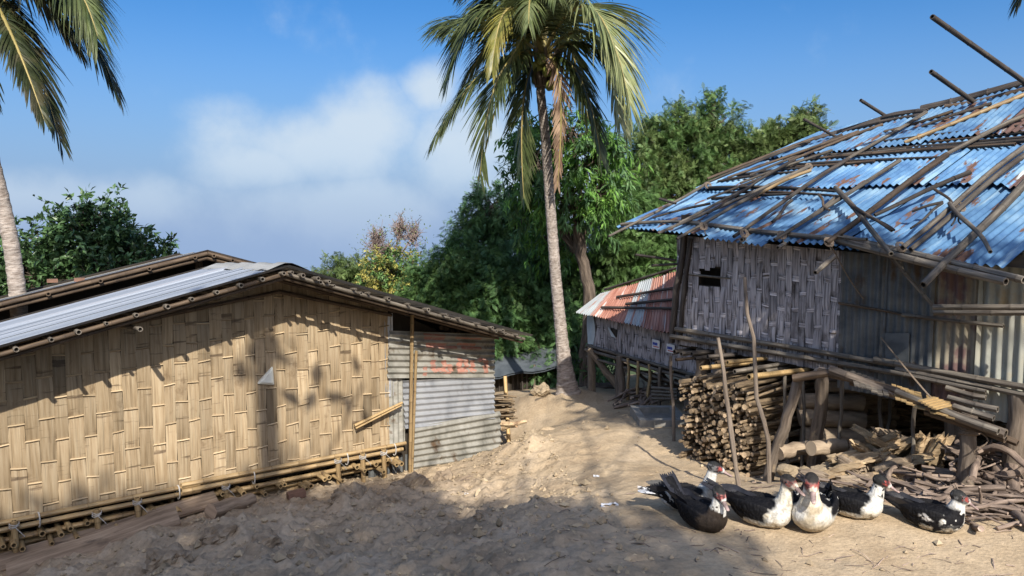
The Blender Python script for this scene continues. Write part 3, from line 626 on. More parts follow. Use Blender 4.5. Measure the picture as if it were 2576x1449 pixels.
    def letter(x, y, pts, wd=.013):
        for a, b in zip(pts[:-1], pts[1:]):
            n = 6; rows = []
            for k in range(n+1):
                p = [a[i]+(b[i]-a[i])*k/n for i in (0, 1)]; dx, dy = b[0]-a[0], b[1]-a[1]; l = math.hypot(dx, dy) or 1; ox, oy = -dy/l*wd, dx/l*wd
                r = []
                for sg in (-1, 0, 1):
                    u = H1-(y+p[1]+oy*sg)*H1; vv = x+p[0]+ox*sg*.5; u = min(max(u, 0), H1)
                    r.append(f1(u, min(max(vv, 0), 1), .017*math.cos(2*math.pi*u/.082)+.004))
                rows.append(r)
            pm.grid(rows, random.uniform(.85, 1.1))
    W_ = .045
    for y0, x0, x1 in ((.06, .30, .50), (.13, .31, .50), (.26, .33, .52), (.31, .33, .62), (.09, .60, .86), (.24, .62, .80), (.32, .66, .86)): letter(0, 0, [(x0, y0), (x1, y0+.01)], W_*.7)
    letter(.40, .60, [(0, .0), (0, .2), (.03, .27)], W_); letter(.44, .66, [(0, .14), (.05, .2), (.07, .04), (.05, -.05)], W_); letter(.55, .68, [(.0, .02), (.02, .18)], W_)
    letter(.50, .86, [(0, 0), (.07, .02)], W_); letter(.62, .62, [(.02, -.06), (.05, .02), (.01, .12), (.06, .2), (.1, .12), (.09, -.04)], W_)
    letter(.63, .86, [(0, 0), (.1, .0)], W_); letter(.76, .62, [(.01, -.02), (.02, .1), (.0, .2), (.05, .24)], W_); letter(.83, .60, [(0, .02), (.05, -.03), (.09, .06), (.08, .3)], W_); letter(.88, .72, [(0, .05), (.05, .0)], W_)
    letter(.33, .72, [(0, 0), (.0, .24)], W_*.8); build('painted_lettering', pm, MT['paint_red'], t)
    # stacked poles glimpsed in the dark gap over the top sheet
    for k in range(16):
        s = s_end+.15+random.random()*1.1; z = LH.hit(1100, 815, -.3)[1]+random.uniform(-.08, .06); z = min(z, top(s)-.1)
        mb = MB(); mb.stick(LH.pt(s, z, -.15), LH.pt(s, z, -1.2), .032); build('stored_pole', mb, MT['bamboo_dark'], t)
    # corner: side sheet of the tin end
    mb = MB(); corr(mb, lambda u, v, h: LH.pt(s_sh+h, -1.4+u, -.02-v*(D-.05)), 1.95, 1.0, n_al=4); build('metal_sheet', mb, MT['galv_old'], t)
    for x0, y0, x1, y1, r in ((1037, 792, 1031, 1192, .026), (1047, 882, 1036, 1186, .02)):
        mb = MB(); a = LH.at(x0, y0, .13); b = LH.at(x1, y1, .16); b.z = tz(b.x, b.y)-.1; mb.pole(a, b, r, var=.8); build('prop_pole', mb, MT['bamboo'], t)
    mb = MB(); mb.pole(LH.at(892, 1071, .10), LH.at(1012, 1013, .11), .022); mb.pole(LH.at(895, 1078, .12), LH.at(1010, 1020, .12), .014); build('brace', mb, MT['hut_bar'], t)
    for x0, x1, y0, y1 in ((926, 1005, 1163, 1202), (985, 1036, 1150, 1200)): vsheet('skirt_sheet', x0, x1, y0, y1+15, MT['galv_dull'], -.06)
    return t
left_hut()
def wall_shell():
    # the small white triangular plate pinned on the wall
    q = [LH.at(*p, .055) for p in ((686, 921), (690, 968), (647, 966))]; c = sum(q, Vector())/3; mb = MB()
    def rnd(a, b, cc):  # rounded corners
        o = []
        for i in range(3):
            p, pr, nx = q[i], q[i-1], q[(i+1) % 3]; l = .022
            A = p+(pr-p).normalized()*l; B = p+(nx-p).normalized()*l
            o += [A, (A+B)/2*.45+p*.55, B]
        return o
    ring = rnd(*q); n = len(ring); inn = [p.lerp(c, .35)+LH.n3*.022 for p in ring]; bk = [p-LH.n3*.03 for p in ring]; f = [(k, (k+1) % n, n+(k+1) % n, n+k) for k in range(n)]
    mb.add(ring+inn, f); mb.add(inn, [tuple(range(n))]); mb.add(bk+ring, f)
    tag(build('wall_plate', mb, MT['white_cloth'], origin=c), 'white rounded triangular plate pinned to the golden bamboo wall', 'plate')
wall_shell()
# ------------------------------------------------------------------ the hut behind it
def rear_hut():
    d0 = -4.1; t = thing('shed', LH.pt(2, -1.2, d0-1), 'low dark hut behind the bamboo hut with pale metal roof edge', 'hut')
    D2 = d0+.5; sA, zA = LH.hit(522, 630, D2); sL, zL = LH.hit(0, 758, D2); sR, zR = LH.hit(644, 662, D2)
    kl = (zA-zL)/(sA-sL); kr = (zA-zR)/(sR-sA); roofz = lambda s: zA-(kl*(sA-s) if s < sA else kr*(s-sA))
    s0, s1 = sA-6, sA+2.6
    for sg, se, k in ((-1, s0, kl), (1, s1, kr)):
        for i in range(2):
            mb = MB(); off = .012*(i % 2)
            corr(mb, lambda u, v, h: LH.pt(sA+sg*abs(se-sA)*v, roofz(sA+sg*abs(se-sA)*v)+h+off-.09*(i*.78+u), D2-i*.78-u), .84, 1.0, n_al=4, phase=i); build('roof_sheet', mb, MT['galv'] if (i+sg) % 3 else MT['galv_old'], t)
        for dz, dd in ((-.05, -.03), (-.12, -.07)):
            mb = MB(); mb.pole(LH.pt(sA, roofz(sA)+dz, D2+dd), LH.pt(se, roofz(se)+dz, D2+dd), .035, node=.4); build('rafter', mb, MT['bamboo_dark'], t)
        for i in range(9):
            s = sA+(se-sA)*(i+.3)/9; mb = MB(); mb.pole(LH.pt(s, roofz(s)-.06, D2+.04), LH.pt(s, roofz(s)-.20, D2-1.5), .03); build('purlin', mb, MT['bamboo_dark'], t)
    mb = MB(); slab(mb, LH, [(s0, -1.5), (s1, -1.5), (s1, roofz(s1)-.1), (sA, roofz(sA)-.1), (s0, roofz(s0)-.1)], d0-.6, d0-.5); slab(mb, LH, [(s0, -1.5), (s1, -1.5), (s1, roofz(s1)-.1), (sA, roofz(sA)-.1), (s0, roofz(s0)-.1)], d0-1.3, d0-1.2)
    build('wall', mb, MT['dark_panel'], t)
    for px, py in ((200, 712), (132, 715)):
        p = LH.at(px, py, D2-.1); mb = MB(); mb.box(p+Vector((0, 0, .05)), (.06, .03, 0), (-.025, .04, 0), (0, 0, .025)); build('brick', mb, MT['brick'], t)
    mb = MB(); p = LH.at(500, 640, D2-.5); mb.pole(p, Vector((p.x, p.y, -1.5)), .06); build('post', mb, MT['post'], t)
rear_hut()
# ------------------------------------------------------------------ the stilt house on the right
RW = Plane((2.02, 9.73), (.547, -.837)); FZ = .85
def right_house():
    t = thing('stilt_house', (4.2, 9.2, -.3), 'weathered grey stilt house with blue metal roof weighed down by bamboo poles', 'house')
    E1, E2 = Vector((1.43, 10.28, 2.25)), Vector((3.83, 6.2, 2.0)); R1, R2 = Vector((4.67, 12.1, 3.61)), Vector((7.13, 8.33, 4.05))
    def RF(a, b, h=0):
        p = (E1*(1-a)+E2*a)*(1-b)+(R1*(1-a)+R2*a)*b
        p.z -= (4*b*(1-b) if 0 < b < 1 else 0)*.15*max(a, 0)
        n = (E2-E1).cross(R1-E1).normalized(); n = n if n.z > 0 else -n
        return p+n*h
    def RB(px, py, h=0):
        a, b = .5, .3
        for _ in range(25):
            x, y = proj(RF(a, b, h)); xa, ya = proj(RF(a+1e-3, b, h)); xb, yb = proj(RF(a, b+1e-3, h))
            J = np.array([[xa-x, xb-x], [ya-y, yb-y]])/1e-3
            try: st = np.linalg.solve(J, [px-x, py-y])
            except Exception: break
            st = np.clip(st, -.4, .4); a = min(max(a+st[0], -.6), 1.6); b = min(max(b+st[1], -.5), 1.6)
        return a, b
    # ---- roof sheets in three courses
    def course(b0, b1, h0, mats, a0, a1, seed, w=.175):
        a = a0; k = 0
        while a < a1-.02:
            wa = min(w, a1-a+.03); mb = MB(); L = (RF(a, b1)-RF(a, b0)).length; Wm = wa*4.73; tw = random.uniform(-.012, .012); jb = random.uniform(-.02, .02) if k else 0; hh = h0+.012*(k % 2)
            fn = lambda u, v, h: RF(a+u/4.73, b0+jb*(1-v)+(b1-b0)*v+tw*u*(1-v), hh+h+.010*(1-v))
            corr(mb, fn, Wm+.03, 1.0, n_al=10, amp=.014, pitch=.082, dent=.012, seed=seed+k, var=random.uniform(.86, 1.1), phase=k*.7)
            m = mats[k % len(mats)]; build('roof_sheet', mb, MT[m], t); a += wa; k += 1
    course(-.015, .40, .0, ['roof_blue', 'roof_blue', 'roof_blue', 'roof_blue', 'roof_blue', 'roof_blue'], 0.0, 1.0, 3)
    course(.355, .70, .035, ['roof_blue', 'roof_blue', 'roof_blue', 'roof_blue', 'roof_blue', 'roof_blue_rust', 'roof_blue'], .0, 1.14, 23)
    course(.66, 1.0, .07, ['roof_blue', 'roof_blue', 'roof_blue', 'roof_blue', 'roof_blue_rust', 'roof_blue', 'roof_blue_rust'], .02, 1.25, 43)
    # rear slope and the dark roof space
    mb = MB(); B1, B2 = Vector((6.8, 13.6, 2.3)), Vector((9.2, 9.8, 2.3))
    corr(mb, lambda u, v, h: (R1.lerp(R2, u/4.5*1.25)).lerp(B1.lerp(B2, u/4.5*1.25), v)+Vector((0, 0, h-.02)), 4.5, 1.0, n_al=3); build('roof_sheet', mb, MT['roof_blue_rust'], t)
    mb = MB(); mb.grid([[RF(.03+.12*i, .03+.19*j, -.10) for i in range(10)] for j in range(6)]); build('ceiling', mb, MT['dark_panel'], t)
    # ---- walls
    sM = RW.hit(2117, 760)[0]; s0 = RW.hit(1704, 760)[0]; sE = 6.6
    _g = [(RF(a, b), a) for a in np.linspace(-.05, 1.4, 80) for b in np.linspace(-.1, .35, 40)]
    def eave(s):
        q = RW.pt(s, 0); return min(_g, key=lambda e: (e[0].x-q.x)**2+(e[0].y-q.y)**2)[0].z-.07
    hs0, hz1 = RW.hit(1760, 672); hs1, hz0 = RW.hit(1822, 722)
    st, br = MB(), MB(); weave(st, br, RW, s0, sM, lambda s: FZ-.06, eave, .088, .33, .056, hole=(hs0, hs1, hz0, hz1), bulge=.014, round_bar=False, miss=.004, phase=.1)
    st.add(br.v, br.f, [x*1.5 for x in br.var], br.uv); build('woven_wall', st, MT['grey_strip'], t)
    mb = MB(); zb = FZ-.02
    for r in ([(s0, zb), (hs0, zb), (hs0, eave(0)), (s0, eave(0))], [(hs1, zb), (sM, zb), (sM, eave(sM)), (hs1, eave(0))], [(hs0, zb), (hs1, zb), (hs1, hz0), (hs0, hz0)], [(hs0, hz1), (hs1, hz1), (hs1, eave(0)), (hs0, eave(0))]): slab(mb, RW, r, -.04, 0)
    build('wall_backing', mb, MT['dark_panel'], t)
    wn = MB(); slab(wn, RW, [(hs0-.02, hz0-.05), (hs1+.02, hz0-.05), (hs1+.02, hz1+.05), (hs0-.02, hz1+.05)], -.62, -.6); wo = build('window', wn, MT['bamboo_black'], t)  # near-black panel puts the unlit inside of the window into colour
    mb = MB(); zc = (hz0+hz1)/2; mb.pole(RW.pt(hs0-.25, zc+.012, .02), RW.pt(hs1+.12, zc, .02), .016); build('bar', mb, MT['bamboo_grey'], wo)
    # rear and end walls
    mb = MB()
    for a, b in (((s0, -.04), (s0, -5.0)), ((s0, -5.0), (sE, -5.0))):
        A, B = RW.pt(a[0], FZ, a[1]), RW.pt(b[0], FZ, b[1]); up = Vector((0, 0, 1.55)); mb.add([A, B, B+up, A+up], [(0, 1, 2, 3)], 1, None, False)
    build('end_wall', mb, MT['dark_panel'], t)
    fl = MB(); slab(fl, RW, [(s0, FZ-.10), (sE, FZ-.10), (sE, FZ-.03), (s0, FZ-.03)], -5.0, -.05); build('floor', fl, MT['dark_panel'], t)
    # zinc sheets, each its own part
    edges = [2117, 2222, 2342, 2465, 2600, 2780]; ms = ['galv_dull', 'galv_dull', 'tin_maroon', 'tin_cream', 'tin_cream']
    for i in range(5):
        a = RW.hit(edges[i], 800)[0]; b = RW.hit(edges[i+1], 800)[0]; mb = MB(); zb = FZ-.20+random.uniform(-.03, .05)
        if i == 3: zb -= .05
        corr(mb, lambda u, v, h: RW.pt(a+u, zb+v, .02+.014*(i % 2)+h), b-a+.04, min(eave(a), eave(b))-zb, n_al=16, dent=.014, seed=50+i, amp=.013, pitch=.078 if i < 3 else .086); build('metal_sheet', mb, MT[ms[i]], t)
    # the wall's upper band beyond the verge
    pt = MB(); slab(pt, RW, [RW.hit(2226, 838, .045), RW.hit(2288, 838, .045), RW.hit(2286, 925, .045), RW.hit(2230, 925, .045)], .04, .05); build('patch_sheet', pt, MT['galv_dull'], t)
    # corner post, side poles
    mb = MB(); mb.stick(RW.at(1722, 585, .05), RW.at(1690, 862, .05), .045, .04, .01, 8); build('corner_post', mb, MT['bamboo_black'], t)
    mb = MB(); mb.stick(RW.at(1738, 600, .03), RW.at(1712, 850, .03), .035, .03, .01, 8); build('corner_post', mb, MT['bamboo_black'], t)
    for x0, y0, x1, y1 in ((1600, 641, 1700, 655), (1640, 668, 1706, 664), (1660, 500, 1700, 512)):
        mb = MB(); b = RW.at(x1, y1, .03); mb.pole(P(x0, y0, b.y+.25), b, .018); build('jutting_pole', mb, MT['bamboo_black'], t)
    # ---- floor rails
    for (x0, y0, x1, y1, d, r, m) in ((1700, 828, 2345, 935, .07, .030, 'bamboo_grey'), (1688, 846, 2360, 955, .09, .030, 'bamboo_grey'), (2200, 905, 2640, 985, .11, .032, 'bamboo_grey'), (2255, 928, 2650, 1010, .12, .030, 'bamboo_grey'),
                                      (2110, 762, 2300, 797, .06, .014, 'bamboo_dark'), (2270, 792, 2525, 820, .10, .020, 'bamboo_grey'), (2240, 935, 2480, 985, .16, .022, 'bamboo_grey')):
        mb = MB(); mb.pole(RW.at(x0, y0, d), RW.at(x1, y1, d), r, node=.36, wob=.01); build('wall_rail', mb, MT[m], t)
    for x0, y0, x1, y1 in ((2348, 773, 2700, 773), (2350, 786, 2700, 787)):
        mb = MB(); a = RW.at(x0, y0, .45); mb.pole(a, P(x1, y1, a.y-.75), .026); build('jutting_pole', mb, MT['bamboo_grey'], t)
    # ---- joists and the rough rack under the floor edge
    for x0, y0, x1, y1, d, r, m in ((1763, 926, 1990, 902, .75, .026, 'hut_bar'), (1830, 912, 2010, 893, .6, .024, 'hut_bar'), (1848, 935, 2035, 905, .72, .026, 'bamboo_grey'), (1884, 948, 2060, 927, .85, .032, 'hut_bar'), (1700, 905, 1900, 885, .5, .02, 'bamboo_dark'), (1780, 898, 2080, 872, .4, .028, 'bamboo_black'), (1740, 890, 1960, 868, .3, .028, 'bamboo_black')):
        a = RW.at(x0, y0, d); b = P(x1, y1, a.y+.55); mb = MB(); mb.pole(a, b, r, node=.36); build('joist', mb, MT[m], t)
    for k in range(14):
        s = s0+.15+k*.16; mb = MB(); o = random.uniform(.12, .35); mb.pole(RW.pt(s, FZ-.13, o), RW.pt(s+.05, FZ-.14, -1.2), random.uniform(.022, .034), node=.36); build('joist', mb, MT[random.choice(['bamboo_black', 'bamboo_grey', 'bamboo_dark'])], t)
    # heavy beams
    for x0, y0, x1, y1, d0, d1, r, m in ((1995, 952, 2110, 935, .8, .55, .038, 'bamboo_dark'), (2090, 930, 2530, 1092, .62, .55, .042, 'post'), (2060, 935, 2260, 985, .6, .6, .035, 'bamboo_dark'), (2255, 985, 2512, 1085, .7, .75, .03, 'bamboo_grey'), (2140, 962, 2275, 990, .5, .45, .03, 'bamboo_dark'),
                                         (2330, 1035, 2530, 1105, .55, .5, .034, 'bamboo_dark'), (2400, 1022, 2500, 1052, .62, .62, .026, 'bamboo_grey'), (2385, 1000, 2510, 1030, .45, .45, .026, 'bamboo_grey'), (2380, 975, 2480, 1000, .3, .3, .024, 'bamboo_grey'), (2420, 1045, 2560, 1115, .3, .3, .03, 'bamboo_dark')):
        mb = MB(); mb.pole(RW.at(x0, y0, d0), RW.at(x1, y1, d1), r, r, node=.4, wob=.015); build('floor_beam', mb, MT[m], t)
    # split slats lying on the beams, in a broken row
    for k in range(17):
        f = k/16; x, y = 2145+235*f, 935+75*f; mb = MB(); a = RW.at(x, y, .30); b = RW.at(x+12, y+15+10*f, .78); b.z = a.z-.02+random.uniform(-.01, .01); e = RW.w3*random.uniform(.02, .035)
        if 5 < k < 7 or k == 12: continue
        mb.box((a+b)/2, (b-a)/2, e, (0, 0, .006), random.uniform(.8, 1.2)); build('floor_slat', mb, MT['bamboo_grey' if k < 7 else 'hut_bar'], t)
    mb = MB(); a = RW.at(2335, 1005, .75); b = RW.at(2378, 1028, .75); 
    for q in range(5): mb.box(a.lerp(b, .2*q)+Vector((0, 0, .0)), RW.w3*.02, RW.n3*.12, (0, 0, .006), random.uniform(.9, 1.1))
    build('floor_slat', mb, MT['hut_bar'], t)
    # ---- stilts
    def stilt(x0, y0, x1, y1, d0, d1, r0, r1, m='post', bend=.03):
        a = RW.at(x0, y0, d0); b = RW.at(x1, y1, d1); g = tz(b.x, b.y); b.z = min(b.z, g)-.1; mb = MB(); mb.stick(a, b, r0, r1, bend, 12, 1.0, 9); build('stilt', mb, MT[m], t)
    stilt(2062, 930, 2046, 1190, .42, .25, .06, .066); stilt(1770, 880, 1745, 960, .0, .0, .09, .09); stilt(1810, 878, 1835, 960, .1, .2, .06, .06)
    stilt(2562, 985, 2556, 1160, .05, .05, .075, .085); stilt(2405, 985, 2400, 1130, -.3, -.3, .085, .09); stilt(2440, 1040, 2440, 1165, .45, .45, .06, .07, 'post', .02)
    stilt(2008, 952, 1930, 1110, .65, .72, .048, .055, 'post', .02)
    for x0, y0, x1, y1, d in ((2016, 940, 2020, 1100, .3), (2118, 955, 2112, 1125, .28), (1975, 930, 1982, 1110, .3), (2215, 985, 2225, 1130, -.2), (2305, 1000, 2296, 1140, .1), (2240, 1005, 2232, 1130, -.6)):
        stilt(x0, y0, x1, y1, d, d, .019, .019, 'bamboo_grey', .01)
    for k in range(5): stilt(2040+k*110, 960, 2036+k*110, 1120, -2.4, -2.4, .07, .08)
    # ---- eave poles
    def rp(name, x0, y0, x1, y1, h0, h1, r, m, r1=None, wob=.02):
        a = RF(*RB(x0, y0, h0), h0); b = RF(*RB(x1, y1, h1), h1); mb = MB(); r *= .84; mb.pole(a, b, r, r1 or r*.75, wob=wob, node=.38, var=random.uniform(.5, .85)); return build(name, mb, MT[m], t)
    c4 = lambda x, y: (1610+x*.3935, 201+y*.3935)
    for (x0, y0, x1, y1, r, m) in ((270, 905, 1210, 1012, .030, 'bamboo_grey'), (1180, 1005, 2340, 1290, .036, 'bamboo_grey'), (1250, 1000, 2455, 1280, .034, 'bamboo_grey'), (-120, 925, 280, 905, .024, 'bamboo_grey')):
        a, b = RF(*RB(*c4(x0, y0), .05), .05), RF(*RB(*c4(x1, y1), .05), .05); mb = MB(); mb.pole(a, b, r, node=.38, wob=.015); build('eave_pole', mb, MT[m], t)
    # ---- poles laid down the slope: start, end, radius, material
    PL = [(430, 660, -200, 1000, .026, 'bamboo_grey'), (1110, 375, 430, 632, .03, 'bamboo_dark'), (1085, 395, 410, 665, .026, 'bamboo_black'), (1660, 515, 860, 1022, .03, 'bamboo_grey'), (1830, 205, 1300, 520, .03, 'bamboo_grey'), (1330, 505, 600, 1002, .032, 'bamboo_black'),
          (1090, 578, 680, 770, .028, 'bamboo'), (770, 715, 235, 1015, .028, 'bamboo_grey'), (1085, 550, 115, 980, .028, 'bamboo_grey'), (990, 510, 430, 855, .024, 'bamboo_black'), (700, 690, 250, 915, .024, 'bamboo_grey'), (1255, 750, 865, 1020, .028, 'bamboo_grey'),
          (2460, 225, 1930, 490, .034, 'bamboo_grey'), (1960, 480, 1190, 1045, .042, 'bamboo_dark'), (2470, 420, 1680, 1072, .034, 'bamboo_grey'), (2475, 470, 1730, 1085, .034, 'bamboo_grey'), (2470, 650, 1810, 1310, .045, 'bamboo_grey'), (2455, 95, 1690, 400, .034, 'bamboo'),
          (2110, 590, 1500, 865, .030, 'bamboo_black'), (1550, 285, 950, 520, .028, 'bamboo_dark'), (1400, 330, 560, 625, .026, 'bamboo_dark'), (1290, 350, 700, 610, .026, 'bamboo_black'), (1230, 450, 640, 660, .024, 'bamboo_grey'), (970, 770, 845, 908, .022, 'bamboo_black'),
          (450, 790, 80, 882, .020, 'bamboo_black'), (1450, 1020, 1250, 1000, .02, 'bamboo_grey'), (2000, 200, 1560, 330, .026, 'bamboo_dark'), (2250, 150, 1800, 300, .026, 'bamboo_black'), (870, 590, 430, 760, .022, 'bamboo_black')]
    for x0, y0, x1, y1, r, m in PL: rp('roof_pole', *c4(x0, y0), *c4(x1, y1), .10+random.random()*.05, .10, r, m)
    # poles laid along the roof
    for x0, y0, x1, y1, r, m in [(430, 690, 1250, 712, .026, 'bamboo_black'), (460, 760, 1000, 728, .024, 'bamboo_black'), (980, 545, 1955, 495, .026, 'bamboo_black'), (1000, 490, 2480, 385, .038, 'bamboo_black'), (1050, 510, 2400, 410, .03, 'bamboo_dark'), (1240, 462, 2480, 365, .032, 'bamboo_black'), (500, 650, 1000, 588, .026, 'bamboo_black'),
                                 (1400, 418, 2480, 290, .026, 'bamboo_black'), (900, 560, 1500, 520, .03, 'bamboo_dark'), (620, 610, 1090, 560, .024, 'bamboo_black'), (1200, 480, 1700, 440, .024, 'bamboo_grey'), (540, 720, 1290, 745, .02, 'bamboo_dark'), (1850, 400, 2480, 330, .024, 'bamboo_dark')]:
        rp('roof_pole', *c4(x0, y0), *c4(x1, y1), .065, .065, r, m, wob=.03)
    # broken and stray pieces
    for x0, y0, x1, y1, r, m in [(1250, 690, 1605, 1112, .034, 'bamboo_grey'), (1340, 790, 1610, 965, .022, 'bamboo_dark'), (1450, 870, 1625, 960, .018, 'bamboo_black'), (1140, 730, 1212, 832, .018, 'bamboo_dark'), (1940, 782, 1740, 842, .018, 'bamboo_black'), (1930, 790, 1730, 950, .016, 'bamboo_black'), (1980, 790, 2240, 1100, .026, 'bamboo_grey'), (1885, 700, 2000, 800, .018, 'bamboo_dark'),
                                 (2040, 840, 1990, 930, .012, 'bamboo_black'), (2030, 840, 2050, 920, .010, 'bamboo_black')]:
        rp('roof_pole', *c4(x0, y0), *c4(x1, y1), .17, .14, r, m)
    for x0, y0, x1, y1, r in ((1240, 1130, 1120, 1232, .026), (940, 1040, 880, 1072, .022), (705, 992, 650, 1022, .028), (1600, 1125, 1870, 1442, .018)):
        a = RF(*RB(*c4(x0, y0), -.02), -.02); b = P(*c4(x1, y1), a.y-.25); mb = MB(); mb.pole(a, b, r, node=.3); build('jutting_pole', mb, MT['bamboo_grey'], t)
    # ridge logs
    for x0, y0, x1, y1, r, m in ((1110, 385, 1560, 250, .05, 'bamboo_black'), (1540, 255, 1830, 205, .05, 'bamboo_black'), (1800, 195, 2480, 22, .07, 'bamboo_black'), (1950, 175, 2480, 60, .04, 'bamboo_dark'), (1300, 335, 1800, 225, .03, 'bamboo_black')):
        a, b = c4(x0, y0), c4(x1, y1); A = RF(*RB(*a, .08), .08); Bq = RF(*RB(*b, .08), .08); mb = MB(); mb.pole(A, Bq, r, r, node=.5, wob=.03); build('ridge_log', mb, MT[m], t)
    for x0, y0, x1, y1, r in ((2345, 42, 2590, 215, .032), (2342, 180, 2455, 260, .032), (2165, 252, 2235, 296, .026), (2022, 300, 2105, 345, .022)):
        A = RF(*RB(x1, y1, .06), .06); L = .9*math.hypot(x1-x0, y1-y0)/110
        tip = P(x0, y0, A.y-.45*L); mb = MB(); mb.pole(A+(A-tip).normalized()*.6, tip, r, r*.9, node=.45, var=.9); build('ridge_spar', mb, MT['bamboo_black'], t)
    # lashings and ropes
    for x, y in ((1200, 1030), (660, 975), (900, 985), (2040, 805), (1790, 360), (1075, 548), (400, 930), (1660, 1060), (430, 670)):
        p = RF(*RB(*c4(x, y), .11), .11); mb = MB()
        for q in range(3): mb.tube([p+Vector((math.cos(a)*.032+q*.012, math.sin(a)*.03, math.sin(a)*.042-.01)) for a in np.linspace(0, 6.28, 11)], .005, 5, cap=False)
        if y > 900: mb.tube([p, p+Vector((.03, -.03, -.1)), p+Vector((.0, -.02, -.15))], .005, 5)
        build('lashing', mb, MT['rope'], t)
    mb = MB(); a = RF(*RB(2092, 620, .0), .0); b = RW.at(2172, 752, .08); mb.tube([a.lerp(b, k/8)+Vector((0, 0, -.03*math.sin(k/8*3.14))) for k in range(9)], .007, 5); build('rope', mb, MT['rope'], t)
    mb = MB(); a = RW.at(2217, 850, .10); b = RW.at(2402, 1066, .55); mb.tube([a.lerp(b, k/8)+Vector((0, 0, -.02*math.sin(k/8*3.14))) for k in range(9)], .008, 5)
    for q in range(4):
        c = RW.at(2438, 1075+q*5, .45); mb.tube([c+Vector((math.cos(x)*.072, math.sin(x)*.072, .01*math.sin(x+q))) for x in np.linspace(0, 6.28, 14)], .010, 5, cap=False)
    c = RW.at(2470, 1090, .57); mb.tube([c+Vector((.05*math.sin(k*.9), .02*math.cos(k), -.028*k)) for k in range(7)], .006, 5); build('rope', mb, MT['rope'], t)
    return t
right_house()
